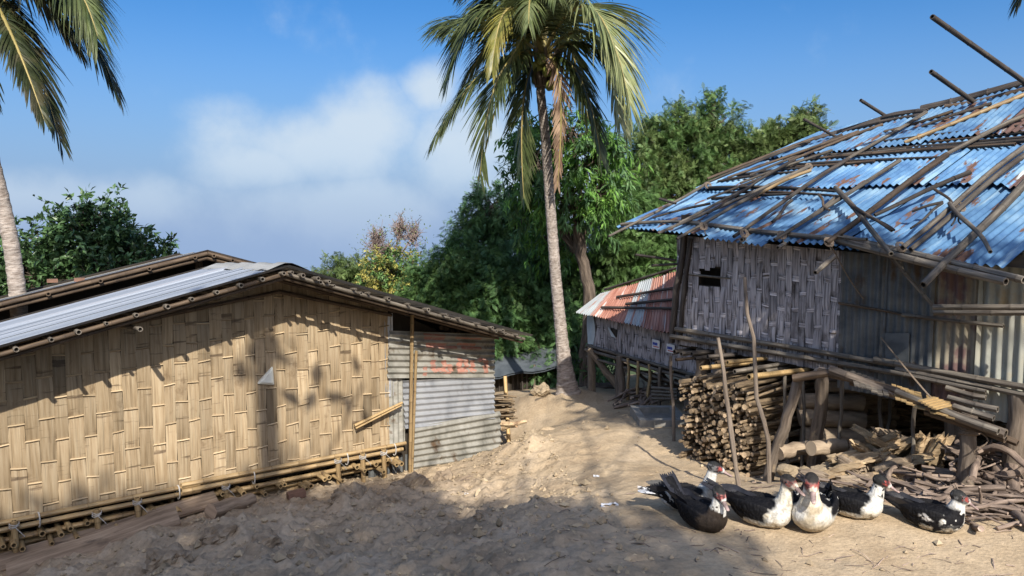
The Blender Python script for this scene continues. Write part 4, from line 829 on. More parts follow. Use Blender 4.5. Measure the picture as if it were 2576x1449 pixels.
# ------------------------------------------------------------------ the red-roofed house further down
def red_house():
    a = P(1490, 868, 14.0); b = P(1732, 940, 11.5); b.z = a.z; w = Plane((a.x, a.y), (b.x-a.x, b.y-a.y)); fz = a.z; Lw = (Vector((b.x, b.y))-Vector((a.x, a.y))).length
    t = thing('stilt_house', (a.x+.6, a.y-.5, fz-.8), 'small stilt house with red and pale striped metal roof beyond the palm', 'house')
    E1, E2 = P(1450, 785, 14.0), P(1695, 838, 11.3); R1, R2 = P(1512, 738, 15.6), P(1700, 684, 13.6)
    RF = lambda u, v, h=0: (E1.lerp(E2, u)).lerp(R1.lerp(R2, u), v)+Vector((0, 0, h))
    ms = ['roof_pale', 'roof_red', 'roof_red', 'roof_pale', 'roof_red', 'roof_red', 'roof_red']; n = 7; Lr = (E2-E1).length*1.25
    for i in range(n):
        mb = MB(); corr(mb, lambda u, v, h: RF((i*Lr/n+u)/Lr*1.25, -.02+v*1.02-random.uniform(0, .004), h+.012*(i % 2)), Lr/n+.06, 1.0, n_al=6, pitch=.08, amp=.012, phase=i); build('roof_sheet', mb, MT[ms[i]], t)
    for u0, v0, u1, v1 in ((.35, .55, 1.1, .66), (.25, .2, 1.1, .32), (.5, .35, 1.1, .47), (.05, 1.02, 1.2, 1.02)):
        mb = MB(); mb.pole(RF(u0, v0, .05), RF(u1, v1, .05), .026); build('roof_pole', mb, MT['bamboo_black'], t)
    mb = MB(); mb.add([R1, R2+(R2-R1)*.3, R2+(R2-R1)*.3+Vector((2.0, 1.2, -.9)), R1+Vector((2.0, 1.2, -.9))], [(0, 1, 2, 3)], .6); build('roof_back', mb, MT['roof_red'], t)
    zt = lambda s: E1.z-.05-.02*s; hs0, hz1 = w.hit(1535, 823); hs1, hz0 = w.hit(1558, 850)
    st, br = MB(), MB(); weave(st, br, w, 0.08, Lw+1.2, lambda s: fz, zt, .11, .34, .05, hole=(hs0, hs1, hz0, hz1), round_bar=False, phase=.2); st.add(br.v, br.f, br.var, br.uv); build('woven_wall', st, MT['grey_strip'], t)
    mb = MB(); slab(mb, w, [(0.05, fz), (Lw+1.2, fz), (Lw+1.2, zt(Lw)), (0.05, zt(0))], -.05, 0); slab(mb, w, [(0, fz-.1), (Lw+1.2, fz-.1), (Lw+1.2, fz-.02), (0, fz-.02)], -2.5, 0); slab(mb, w, [(0.05, fz), (Lw+1.2, fz), (Lw+1.2, zt(Lw)), (0.05, zt(0))], -2.5, -2.45)
    A, B = w.pt(.05, fz, -.05), w.pt(.05, fz, -2.5); mb.add([A, B, B+Vector((0, 0, .5)), A+Vector((0, 0, .5))], [(0, 1, 2, 3)], 1, None, False); build('wall_backing', mb, MT['dark_panel'], t)
    wn = MB(); slab(wn, w, [(hs0, hz0), (hs1, hz0), (hs1, hz1), (hs0, hz1)], .0, .006); wo = build('window', wn, MT['bamboo_black'], t)  # flat near-black plate painted as the unlit window opening
    cu = MB(); cu.add([w.pt(hs0, hz1, .05), w.pt(hs0+.06, hz1, .06), w.pt(hs1-.02, hz0, .06), w.pt(hs0+.12, hz0, .05)], [(0, 1, 2, 3)]); build('curtain', cu, MT['tarp'], wo)
    mb = MB(); mb.grid([[w.pt(-.10+.06*j+.015*math.sin(i), zt(0)-i*(zt(0)-fz-.02)/5, .05+.02*math.sin(j*2+i)) for j in range(5)] for i in range(6)]); build('tarpaulin', mb, MT['tarp'], t)
    for px, py, ww_, hh in ((1650, 866, 9.5, 11), (1687, 877, 10, 11)):
        c = w.at(px, py, .07); k = w.hit(px+1, py, .07)[0]-w.hit(px, py, .07)[0]; sx = ww_*k; sz = hh/F*c.y
        mb = MB(); mb.box(c, w.w3*sx, w.n3*.004, (0, 0, sz)); po = build('notice', mb, MT['paper'], t)
        mb = MB(); mb.box(c+Vector((0, 0, sz*.1))+w.n3*.006-w.w3*sx*.15, w.w3*sx*.62, w.n3*.002, (0, 0, sz*.3)); build('blue_print', mb, MT['ink_blue'], po)
        mb = MB(); mb.box(c-Vector((0, 0, sz*.55))+w.n3*.006+w.w3*sx*.1, w.w3*sx*.7, w.n3*.002, (0, 0, sz*.1)); build('red_print', mb, MT['ink_red'], po)
    for d, z, r in ((.05, fz-.02, .03), (.08, fz-.09, .03), (.05, fz-.22, .025)):
        mb = MB(); mb.pole(w.pt(-.1, z, d), w.pt(Lw+1.2, z, d), r); build('wall_rail', mb, MT['bamboo_grey'], t)
    for s, d, r, m in ((.06, .05, .07, 'log'), (.9, .0, .05, 'post'), (1.05, .1, .06, 'post'), (1.3, .1, .025, 'bamboo'), (1.6, .1, .025, 'bamboo'), (1.9, .1, .025, 'bamboo'), (2.2, .1, .03, 'post'), (2.5, .1, .025, 'bamboo'), (2.9, .1, .05, 'post'), (.5, -1.2, .05, 'post'), (1.5, -1.2, .05, 'post'), (2.5, -1.2, .05, 'post')):
        p = w.pt(s, fz-.03, d); g = tz(p.x, p.y); mb = MB(); mb.stick(p, (p.x, p.y, g-.1), r, r*1.1, .02, 8); build('stilt', mb, MT[m], t)
    p = w.pt(.12, fz-.05, .15); q = G(1545, 975, 8, 17); mb = MB(); mb.stick(p, (q.x, p.y-.3, tz(q.x, p.y-.3)-.05), .06, .075, .06, 8); build('brace', mb, MT['log'], t)
    for k in range(7):
        s = .3+k*.35; mb = MB(); mb.stick(w.pt(s, fz-.25-.05*k % .2, -.3), w.pt(s+1.0, fz-.3-.05*k % .3, -.4), .03); build('stored_pole', mb, MT['bamboo_dark'], t)
    return w
RH = red_house()
def far_shed():
    a = P(1262, 945, 16.5); t = thing('shed', (a.x+.9, a.y+.3, tz(a.x, a.y)), 'dark low shed with grey tarpaulin roof under trees left of the palm', 'shed'); w = Plane((a.x-.6, a.y), (1, .12))
    mb = MB(); slab(mb, w, [(0, -2.2), (2.3, -2.2), (2.3, -.75), (0, -1.05)], -1.6, 0)
    build('wall', mb, MT['dark_panel'], t)
    mb = MB()
    for k in range(22): mb.pole(w.pt(.05+k*.1, -2.2, .03), w.pt(.05+k*.1, -.9+.01*k, .03), .02)
    build('bamboo_cladding', mb, MT['bamboo_black'], t)
    mb = MB(); mb.grid([[w.pt(-.2+j*.24, -1.02+j*.03+.55*i/4+.03*math.sin(j*1.7+i), .35-i*.5) for j in range(12)] for i in range(5)]); mb.grid([[w.pt(-.2+j*.24, -1.06+j*.03+.55*i/4+.03*math.sin(j*1.7+i), .35-i*.5) for j in range(12)] for i in range(5)], flip=True); build('tarpaulin', mb, MT['tarp_shaded'], t)
    for s in (.2, 1.3, 2.2):
        mb = MB(); mb.pole(w.pt(s, -2.3, .12), w.pt(s, -.75, .12), .03); build('post', mb, MT['post'], t)
far_shed()
# ------------------------------------------------------------------ leaves, trees and palms
def quadleaf(L, Wd, curl=.15, n=2):
    # a bent leaf blade along +x, two quads long and folded on its midrib
    xs = np.linspace(0, L, n+1); ws = np.array([.12, 1, .05])*Wd/2 if n == 2 else np.interp(xs/L, [0, .25, .6, 1], [.15, .9, .85, .04])*Wd/2
    V = []; Fq = []
    for x, w in zip(xs, ws):
        z = -curl*L*(x/L)**2; V += [(x, -w, z+w*.25), (x, 0, z), (x, w, z+w*.25)]
    for i in range(n):
        for j in range(2): Fq.append((i*3+j, (i+1)*3+j, (i+1)*3+j+1, i*3+j+1))
    return np.array(V, float), np.array(Fq)
def pinnate(L, k, lw, ll):
    # feathery leaf: pairs of narrow leaflets along a curved stalk
    V = []; Fq = []
    for i in range(k):
        x = L*(i+.6)/k; z = -.22*L*(x/L)**2; l = ll*math.sin(math.pi*min(max((i+.8)/(k+.6), .15), .9))
        for sg in (1, -1):
            b = len(V); V += [(x, 0, z), (x+lw, 0, z), (x+lw*1.4, sg*l, z-l*.15), (x+lw*.5, sg*l*.95, z-l*.12)]; Fq.append((b, b+1, b+2, b+3))
    return np.array(V, float), np.array(Fq)
LT = {'oval': quadleaf(.17, .085, .2), 'small': quadleaf(.08, .05, .2), 'mango': quadleaf(.21, .05, .35), 'feather': pinnate(.20, 7, .016, .055), 'feather_big': pinnate(.26, 8, .020, .07), 'shade': quadleaf(.30, .16, .2)}
def frames(d, droop, roll):
    # orthonormal frames whose x axis is d bent down by droop
    d = d.copy(); d[:, 2] -= droop; d /= np.linalg.norm(d, axis=1, keepdims=True)+1e-9
    up = np.zeros_like(d); up[:, 2] = 1; up += rng.normal(0, roll, d.shape)
    y = np.cross(up, d); y /= np.linalg.norm(y, axis=1, keepdims=True)+1e-9; z = np.cross(d, y)
    return np.stack([d, y, z], 2)
def leaf_mesh(name, tmpl, pos, dirs, scale, var, mt, parent, droop=.3, roll=.5):
    Tv, Tf = LT[tmpl]; Fm = frames(dirs, droop, roll); m = len(pos); k = len(Tv)
    V = np.einsum('mij,kj->mki', Fm, Tv)*scale[:, None, None]+pos[:, None]
    return build_np(name, V.reshape(-1, 3), (Tf[None]+(np.arange(m)*k)[:, None, None]).reshape(-1, 4), np.repeat(var, k), MT[mt], parent)
def tree(name, label, blobs, tmpl, mt, nclump, nleaf, base=None, group=None, sig=.16, lscale=1., trunk_r=.14, shell=.72, twigs=True, droop=.35, cat='tree', mts=None, bare=False, lift=0., trunk_mat='bark', seed=1, stem=None):
    r = np.random.default_rng(seed); random.seed(seed)
    cs = []; 
    for px, py, Y, rx, ry in blobs:
        c = P(px, py, Y); k = Y/F; cs.append((np.array(c), np.array([rx*k, (rx+ry)/2*k*.8, ry*k])))
    tot = sum(np.prod(q[1])**(2/3) for q in cs)
    if base is None: b = cs[0][0]; base = (b[0], b[1])
    bz = tz(*base); t = thing(name, (base[0], base[1], bz), label, cat, group)
    C = []; O = []; par = []
    for i, (c, R) in enumerate(cs):
        n = max(6, int(1.55*nclump*np.prod(R)**(2/3)/tot)); d = r.normal(0, 1, (n, 3)); d /= np.linalg.norm(d, axis=1, keepdims=True)
        rad = shell+(1-shell)*r.random(n)**.6; rad = np.where(r.random(n) < .25, rad*r.random(n), rad)*(1+r.normal(0, .16, n))
        C.append(c+d*R*rad[:, None]); O.append(d); par += [i]*n
    C = np.concatenate(C); O = np.concatenate(O)
    # trunk, limbs, twigs
    mb = MB(); low = min(cs, key=lambda q: q[0][2]); fork = Vector((base[0]*.6+np.mean([q[0][0] for q in cs])*.4, base[1]*.6+np.mean([q[0][1] for q in cs])*.4, max(bz+.6, low[0][2]-low[1][2]*.5)))
    path = [Vector((base[0], base[1], bz-.2))]+([Vector(s) for s in stem] if stem else [])+[fork]
    pp = []; 
    for a, b in zip(path[:-1], path[1:]):
        for k in range(5): pp.append(a.lerp(b, k/5)+Vector((random.gauss(0, .02), random.gauss(0, .02), 0)))
    pp.append(path[-1]); nn = len(pp); mb.tube(pp, [trunk_r*(1.35 if k == 0 else 1.15-.45*k/nn) for k in range(nn)], 10, 1.0, False)
    for i, (c, R) in enumerate(cs):
        c = Vector(c); m = fork.lerp(c, .5)+Vector((random.gauss(0, .1), random.gauss(0, .1), -.1)); mb.tube([fork, m, c, c+Vector((random.gauss(0, .2), 0, R[2]*.5))], [trunk_r*.6, trunk_r*.42, trunk_r*.25, trunk_r*.08], 6, 1.0, False)
        if twigs:
            ids = [j for j in range(len(C)) if par[j] == i]; random.shuffle(ids)
            for j in ids[:60 if not bare else 400]:
                e = Vector(C[j]); s = c+Vector((0, 0, (random.random()-.5)*R[2])); mid = s.lerp(e, .55)+Vector((random.gauss(0, .08), random.gauss(0, .08), random.gauss(0, .06)))
                mb.tube([s, mid, e], [trunk_r*.14, trunk_r*.09, .006], 4, 1.0, False)
                if bare:
                    for q in range(4):
                        f = s.lerp(mid, .4).lerp(mid.lerp(e, random.random()), random.random()); mb.tube([f, f+Vector((random.gauss(0, .12), random.gauss(0, .12), abs(random.gauss(.12, .1))))], [.012, .005], 3, 1.0, False)
    build('trunk', mb, MT[trunk_mat], t)
    n = len(C)
    if nleaf:
        # every clump is a spray: leaves set along a short outward twig that droops at its tip
        cv = r.normal(1.0, .18, n).clip(.6, 1.5); sig = sig*.72; nleaf = max(2, int(nleaf*(1.15 if tmpl[0] == 'f' else .8))); idx = np.repeat(np.arange(n), nleaf); m = len(idx)
        ax = O+r.normal(0, .75, (n, 3)); ax[:, 2] += .25+lift; ax /= np.linalg.norm(ax, axis=1, keepdims=True); ln = sig*r.uniform(2.2, 5.0, n)
        u = r.random(m)**.8; pos = C[idx]+ax[idx]*(u*ln[idx])[:, None]+r.normal(0, sig*.34, (m, 3)); pos[:, 2] -= (u**2*ln[idx])*droop*.5
        dirs = ax[idx]*.55+r.normal(0, .62, (m, 3)); dirs[:, 2] += lift*.6
        var = cv[idx]*r.uniform(.7, 1.3, m); sc = (.68 if tmpl[0] == 'f' else .92)*lscale*r.uniform(.65, 1.25, m)
        if mts:
            pick = r.random(n)[idx]
            for q, (mm, a, b) in enumerate(mts):
                s = (pick >= a) & (pick < b)
                if s.any(): leaf_mesh('foliage', tmpl, pos[s], dirs[s], sc[s], var[s], mm, t, droop)
        else: leaf_mesh('foliage', tmpl, pos, dirs, sc, var, mt, t, droop)
    return t
def build_trees():
    tree('broadleaf_tree', 'dark glossy round-crowned tree beyond the hut roofs, beside the left palm trunk', [(240, 625, 17, 112, 76), (215, 565, 17, 66, 46), (130, 640, 17, 80, 60), (330, 650, 17, 90, 55), (290, 545, 17.4, 18, 36), (375, 690, 17.2, 46, 30), (110, 700, 16.6, 100, 55), (250, 690, 16.5, 130, 60)],
         'oval', 'leaf_dark', 420, 22, sig=.17, droop=.2, trunk_r=.16, seed=11, lift=.25)
    tree('broadleaf_tree', 'dark tree at the left picture edge behind the leaning palm trunk', [(-20, 690, 16.5, 60, 60), (15, 730, 16.5, 50, 50), (-60, 640, 17, 60, 50)], 'oval', 'leaf_dark', 110, 20, sig=.17, droop=.2, seed=12, lift=.2)
    # far slope: yellowing, bare and bushy crowns beyond the hut roof
    tree('bush', 'hazy green bush peeping over the hut roof, left of the yellow tree', [(850, 690, 25, 38, 30), (890, 690, 25, 40, 34), (820, 700, 25, 20, 14), (920, 720, 25, 60, 40)], 'feather', 'leaf_olive', 170, 26, sig=.18, cat='bush', seed=13)
    tree('yellow_tree', 'small tree with yellowing leaves beyond the hut roof ridge', [(990, 690, 23, 42, 56), (960, 720, 23, 45, 50), (1040, 690, 23, 36, 45), (1010, 740, 23, 70, 45), (945, 660, 23.4, 22, 28)], 'small', 'leaf_yellow', 260, 30, sig=.14, lscale=1.25, mts=[('leaf_yellow', 0, .6), ('leaf_mid', .6, 1.01)], seed=14)
    tree('bare_tree', 'leafless reddish twiggy tree rising behind the yellow tree', [(945, 610, 27, 32, 50), (1005, 580, 27, 34, 42), (1040, 590, 27, 26, 50), (970, 640, 27, 60, 40)], 'small', 'leaf_olive', 170, 2, sig=.16, bare=True, shell=.5, trunk_mat='twig', trunk_r=.07, seed=15)
    # the dense feathery thicket in the middle, one tree at a time
    tree('feathery_tree', 'leafy tree with a stepped crown left of the palm, tallest of the middle thicket', [(1240, 535, 20, 60, 46), (1190, 600, 20, 48, 55), (1260, 620, 20.4, 85, 70), (1205, 500, 20, 26, 18), (1300, 560, 20.6, 60, 60)], 'feather', 'leaf_deep', 330, 28, base=(-.5, 20.4), sig=.17, trunk_r=.13, seed=16, mts=[('leaf_deep', 0, .65), ('leaf_mid', .65, 1.01)])
    tree('feathery_tree', 'pale green low tree in front of the stepped thicket, nearest the tin shed roof', [(1130, 690, 18.5, 70, 50), (1170, 660, 18.5, 50, 50), (1090, 740, 18.5, 55, 50), (1200, 740, 18.2, 90, 60), (1150, 790, 18, 80, 45), (1100, 800, 18, 60, 40)], 'feather', 'leaf_mid', 520, 30, base=(-1.4, 18.5), sig=.16, trunk_r=.12, seed=17, mts=[('leaf_mid', 0, .75), ('leaf_deep', .75, 1.01)])
    tree('feathery_tree', 'shaded feathery tree filling the gap between tin shed and palm trunk', [(1300, 730, 18, 85, 80), (1250, 830, 17.6, 75, 60), (1340, 830, 18, 65, 75), (1290, 880, 17.4, 50, 35)], 'feather', 'leaf_deep', 520, 28, base=(.45, 17.4), sig=.17, trunk_r=.14, seed=18, stem=[(.62, 17.2, -1.0), (.5, 17.4, -.4)], mts=[('leaf_deep', 0, .8), ('leaf_mid', .8, 1.01)])
    tree('mango_tree', 'mango tree with bright green drooping leaves and bare grey stem right of the palm', [(1500, 400, 16, 62, 62), (1440, 500, 16, 80, 60), (1540, 380, 15.8, 42, 42), (1340, 420, 16.4, 60, 90), (1320, 500, 16.4, 50, 60), (1500, 500, 15.8, 60, 60), (1440, 350, 16.5, 70, 60), (1330, 330, 16.6, 50, 50), (1400, 600, 17, 60, 60)],
         'mango', 'leaf_mango', 330, 24, base=(1.55, 15.9), sig=.15, trunk_r=.125, droop=.75, seed=19, stem=[P(1484, 740, 15.9), P(1463, 640, 15.9), P(1452, 560, 15.9)], mts=[('leaf_mango', 0, .68), ('leaf_deep', .68, 1.01)])
    tree('feathery_tree', 'dark undergrowth tree between palm trunk and red-roofed house', [(1420, 720, 18, 60, 90), (1430, 850, 17.5, 55, 80), (1520, 700, 18.5, 55, 60), (1390, 640, 18.5, 70, 60)], 'feather', 'leaf_deep', 330, 28, base=(1.3, 18.2), sig=.18, seed=20)
    tree('feathery_tree', 'tall pointed feathery tree right of the palm, behind the blue roof', [(1795, 322, 19.5, 44, 52), (1792, 275, 19.5, 15, 30), (1700, 350, 19.5, 46, 46), (1715, 300, 19.5, 18, 30), (1640, 380, 19.5, 55, 60), (1760, 400, 19.3, 100, 60), (1840, 372, 19.5, 36, 36), (1620, 460, 19, 70, 70), (1720, 480, 19, 100, 60), (1880, 405, 19.8, 40, 30)],
         'feather', 'leaf_olive', 640, 30, base=(4.2, 19.5), sig=.17, trunk_r=.16, seed=21, mts=[('leaf_olive', 0, .55), ('leaf_mid', .55, 1.01)], lift=.2)
    tree('feathery_tree', 'bright feathery tree hanging over the red metal roof', [(1620, 600, 17.5, 70, 50), (1560, 640, 17.5, 50, 50), (1660, 660, 17.3, 70, 40), (1540, 720, 17.5, 40, 30), (1580, 540, 18, 70, 50), (1690, 600, 17.3, 50, 50)], 'feather_big', 'leaf_mid', 420, 26, base=(2.5, 18.2), sig=.17, seed=22, droop=.45)
    tree('feathery_tree', 'slim shoots of a small tree showing above the blue roof ridge', [(2030, 300, 19, 16, 30), (2000, 345, 19, 30, 30), (1960, 340, 19, 26, 26), (1920, 370, 19, 36, 28), (2040, 350, 19, 26, 26)], 'feather_big', 'leaf_olive', 170, 16, base=(7, 19), sig=.11, seed=23, lift=.25)
    for k, (px, py, Y, rx, ry) in enumerate([(1500, 900, 16.2, 26, 60), (1390, 950, 16.8, 30, 35), (1470, 860, 17, 40, 50)]):
        tree('bush', ['thin leafy bush at the corner post of the red-roofed house', 'low dark bush between the tarpaulin shed and the palm foot', 'leafy undergrowth just right of the palm trunk'][k], [(px, py, Y, rx, ry)], 'mango' if k == 0 else 'feather', 'leaf_deep', 60, 16, sig=.16, cat='bush', seed=30+k, trunk_r=.04)
build_trees()
# ------------------------------------------------------------------ palms
def frond(parent, C, mid, tip, mt, lw=.031, ll=.62, n=62, hang=.9, seed=0, twist=0., start=.12):
    n = int(n*1.3); hang *= .8;     r = random.Random(seed); C, mid, tip = Vector(C), Vector(mid), Vector(tip); ctl = mid*2-(C+tip)*.5
    B = lambda t: C*(1-t)**2+ctl*2*t*(1-t)+tip*t*t
    D = lambda t: ((ctl-C)*2*(1-t)+(tip-ctl)*2*t).normalized()
    ra = MB(); ra.tube([B(k/14) for k in range(15)], [.030*(1-k/14)**.8+.004 for k in range(15)], 6)
    V = []; Fc = []; var = []
    axis = (tip-C); hor = Vector((-axis.y, axis.x, 0)); hor = hor.normalized() if hor.length > .05 else Vector((1, 0, 0))
    for i in range(n):
        t = start+(1-start)*(i+r.random()*.6)/n; p = B(t); d = D(t); side = d.cross(Vector((0, 0, 1)))
        side = (side.normalized() if side.length > .12 else hor)
        up = side.cross(d)
        for sg in (1, -1):
            L = 1.05*ll*(.35+1.15*math.sin(math.pi*min(.12+t*.80, .93)))*r.uniform(.85, 1.1); sd = side*sg*(math.cos(twist))+up*math.sin(twist)*sg
            v0 = (sd*(.85-.45*t)+d*(.45+.55*t)+up*.22+Vector((r.gauss(0, .07), r.gauss(0, .07), r.gauss(0, .07)))).normalized()
            hg = hang*r.uniform(.7, 1.3); q = p.copy(); w = lw*r.uniform(.8, 1.2)*.5; b = len(V); K = 4; vv = r.uniform(.65, 1.25); last = v0
            for k in range(K+1):
                f = k/K; dirn = (v0+Vector((0, 0, -1))*hg*f*1.5).normalized(); 
                if k: q = q+dirn*L/K
                wd = (d-dirn*d.dot(dirn)); wd = wd.normalized() if wd.length > 1e-3 else up
                ww = w*(.55, 1, .95, .65, .08)[k]; V += [tuple(q-wd*ww), tuple(q+wd*ww)]; var += [vv*(1-.15*f)]*2
                if k: Fc.append((b+2*k-2, b+2*k-1, b+2*k+1, b+2*k))
    o = build_np('frond', np.array(V), np.array(Fc), var, MT[mt], parent)
    build('rib', ra, MT['rachis'], o)
    return o
def palm(label, base, C, trunk, r0, r1, fr, nuts=(), flare=0.):
    t = thing('palm_tree', base, label, 'palm'); mb = MB(); path = [Vector(base)-Vector((0, 0, .3))]+[Vector(p) for p in trunk]+[Vector(C)+Vector((0, 0, -.15))]
    pts = []; 
    # smooth centre line
    A = np.array([list(p) for p in path]); d = np.concatenate([[0], np.cumsum(np.linalg.norm(np.diff(A, axis=0), axis=1))]); n = 120
    for s in np.linspace(0, d[-1], n): pts.append(Vector([np.interp(s, d, A[:, k]) for k in range(3)]))
    for _ in range(12): pts = [pts[0]]+[(pts[i-1]+pts[i]*2+pts[i+1])/4 for i in range(1, n-1)]+[pts[-1]]
    rad = []
    for i in range(n):
        f = i/(n-1); h = f*d[-1]; rad.append((r0+(r1-r0)*min(1, f*1.1))*(1+flare*math.exp(-max(h-.25, 0)*2.6))*(1.045 if i % 3 == 0 else .985)*(1+random.gauss(0, .012)))
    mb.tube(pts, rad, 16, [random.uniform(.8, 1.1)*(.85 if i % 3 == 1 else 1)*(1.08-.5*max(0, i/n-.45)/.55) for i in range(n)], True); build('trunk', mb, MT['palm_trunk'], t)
    Cv = Vector(C); cb = MB()
    for k in range(10):   # sheath fibres and old leaf bases
        a = k*2.4; cb.stick(Cv+Vector((math.cos(a)*.10, math.sin(a)*.10, -.45)), Cv+Vector((math.cos(a)*.28, math.sin(a)*.28, .15)), .05, .03, .03)
    build('leaf_base', cb, MT['post'], t)
    for k, f in enumerate(fr): frond(t, Cv+Vector((0, 0, .05)), f[0], f[1], f[2], seed=k*7+3, **(f[3] if len(f) > 3 else {}))
    for p, r in nuts:
        nb = MB(); rock_mesh(nb, p, r, (1, 1, 1.25), seed=4, rough=.1); nb.sm = [True]*len(nb.sm); build('coconut', nb, MT['coconut'], t)
    return t
def palms():
    Y = 13.5; b = P(1434, 1000, Y); base = (b.x, b.y, tz(b.x, b.y)); Q = lambda x, y, d=0: P(x, y, Y+d)
    big = dict(ll=.85, n=110, hang=.8, lw=.034); med = dict(ll=.62, n=66, hang=.9)
    fr = [(Q(1235, 25, -.3), Q(1128, 195, -.5), 'frond', dict(ll=.75, n=70, hang=1.0)), (Q(1285, 20, -1.0), Q(1238, 175, -1.6), 'frond_yellow', dict(ll=.42, n=60, hang=1.1)), (Q(1235, 165, -.3), Q(1096, 345, -.6), 'frond', med),
          (Q(1262, 180, -.9), Q(1208, 440, -1.1), 'frond', dict(ll=.55, n=70, hang=.8)), (Q(1318, 250, -.2), Q(1318, 500, -.3), 'frond', dict(ll=.42, n=60, hang=.6)), (Q(1408, 215, -.5), Q(1402, 470, -.4), 'frond_dead', dict(ll=.26, n=44, hang=.7)),
          (Q(1455, 190, -.3), Q(1512, 400, -.6), 'frond', dict(ll=.5, n=60, hang=.9)), (Q(1482, 18, -.9), Q(1585, 262, -1.5), 'frond_pale', big), (Q(1505, 130, -.2), Q(1578, 345, -.5), 'frond', dict(ll=.42, n=60, hang=1.0)), (Q(1490, 90, -.3), Q(1560, 310, -.8), 'frond_pale', dict(ll=.5, n=60, hang=1.0)),
          (Q(1290, -70, .2), Q(1180, -60, .4), 'frond', dict(ll=.8, n=66, hang=1.0)), (Q(1330, -110, -.2), Q(1300, -230, -.8), 'frond', med), (Q(1430, -90, .3), Q(1530, -60, .8), 'frond', dict(ll=.7, n=66, hang=1.0)), (Q(1395, -120, .2), Q(1420, -260, .5), 'frond', med),
          (Q(1340, -20, 1.0), Q(1270, 20, 2.0), 'frond', med), (Q(1400, -20, 1.2), Q(1440, 60, 2.2), 'frond', med), (Q(1345, 60, .9), Q(1290, 260, 1.4), 'frond', med), (Q(1420, 90, 1.0), Q(1480, 300, 1.6), 'frond', med), (Q(1240, 60, .5), Q(1120, 60, 1.0), 'frond', dict(ll=.75, n=66, hang=1.0)),
          (Q(1300, -30, .4), Q(1160, 60, .6), 'frond', dict(ll=.7, n=70)), (Q(1270, 70, .4), Q(1150, 250, .5), 'frond', dict(ll=.6, n=70)), (Q(1360, -60, -.8), Q(1400, -10, -1.8), 'frond', dict(ll=.6, n=60)), (Q(1340, 0, -1.1), Q(1330, 60, -2.0), 'frond', dict(ll=.5, n=56, hang=1.0)), (Q(1300, 120, -.8), Q(1205, 455, -1.0), 'frond_yellow', dict(ll=.22, n=44, hang=.6))]
    nuts = [(Q(1352, 165, -.25), .10), (Q(1378, 178, -.3), .10), (Q(1395, 160, -.25), .09), (Q(1385, 215, -.28), .09), (Q(1362, 150, -.35), .08)]
    palm('tall coconut palm with leaning pale trunk and flared foot in the middle of the path', base, Q(1366, 150), [Q(1418, 900), Q(1398, 700), Q(1383, 500), Q(1371, 330), Q(1358, 220)], .112, .078, fr, nuts, 1.15)
    Y = 11.5; Q2 = lambda x, y, d=0: P(x, y, 11.5+d); b = P(60, 900, 11.5)
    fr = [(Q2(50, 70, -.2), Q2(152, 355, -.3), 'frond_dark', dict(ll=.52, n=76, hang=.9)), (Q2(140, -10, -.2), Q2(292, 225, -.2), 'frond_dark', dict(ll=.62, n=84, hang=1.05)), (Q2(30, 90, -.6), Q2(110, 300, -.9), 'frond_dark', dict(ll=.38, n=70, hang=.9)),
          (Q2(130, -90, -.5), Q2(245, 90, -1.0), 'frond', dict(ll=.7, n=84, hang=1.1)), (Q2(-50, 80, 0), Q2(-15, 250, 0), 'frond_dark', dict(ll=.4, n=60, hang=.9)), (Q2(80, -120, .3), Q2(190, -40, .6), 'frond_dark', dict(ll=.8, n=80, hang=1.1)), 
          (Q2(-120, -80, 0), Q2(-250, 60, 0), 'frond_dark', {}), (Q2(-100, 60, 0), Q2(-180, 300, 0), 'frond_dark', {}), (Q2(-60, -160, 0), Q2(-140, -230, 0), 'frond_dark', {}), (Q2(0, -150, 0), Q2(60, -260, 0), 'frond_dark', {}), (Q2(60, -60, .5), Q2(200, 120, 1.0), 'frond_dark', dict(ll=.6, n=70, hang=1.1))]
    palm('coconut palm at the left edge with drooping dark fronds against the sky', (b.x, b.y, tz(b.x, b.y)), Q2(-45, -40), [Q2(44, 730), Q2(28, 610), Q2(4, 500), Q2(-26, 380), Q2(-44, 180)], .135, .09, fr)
    Q3 = lambda x, y, d=0: P(x, y, 15+d); b = P(2760, 700, 15)
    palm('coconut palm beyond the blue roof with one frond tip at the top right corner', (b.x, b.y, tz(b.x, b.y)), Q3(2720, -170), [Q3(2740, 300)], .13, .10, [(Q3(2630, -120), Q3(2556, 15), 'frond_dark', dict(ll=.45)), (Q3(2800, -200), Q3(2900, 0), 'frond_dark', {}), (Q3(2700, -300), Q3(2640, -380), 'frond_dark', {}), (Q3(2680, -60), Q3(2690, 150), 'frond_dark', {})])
palms()
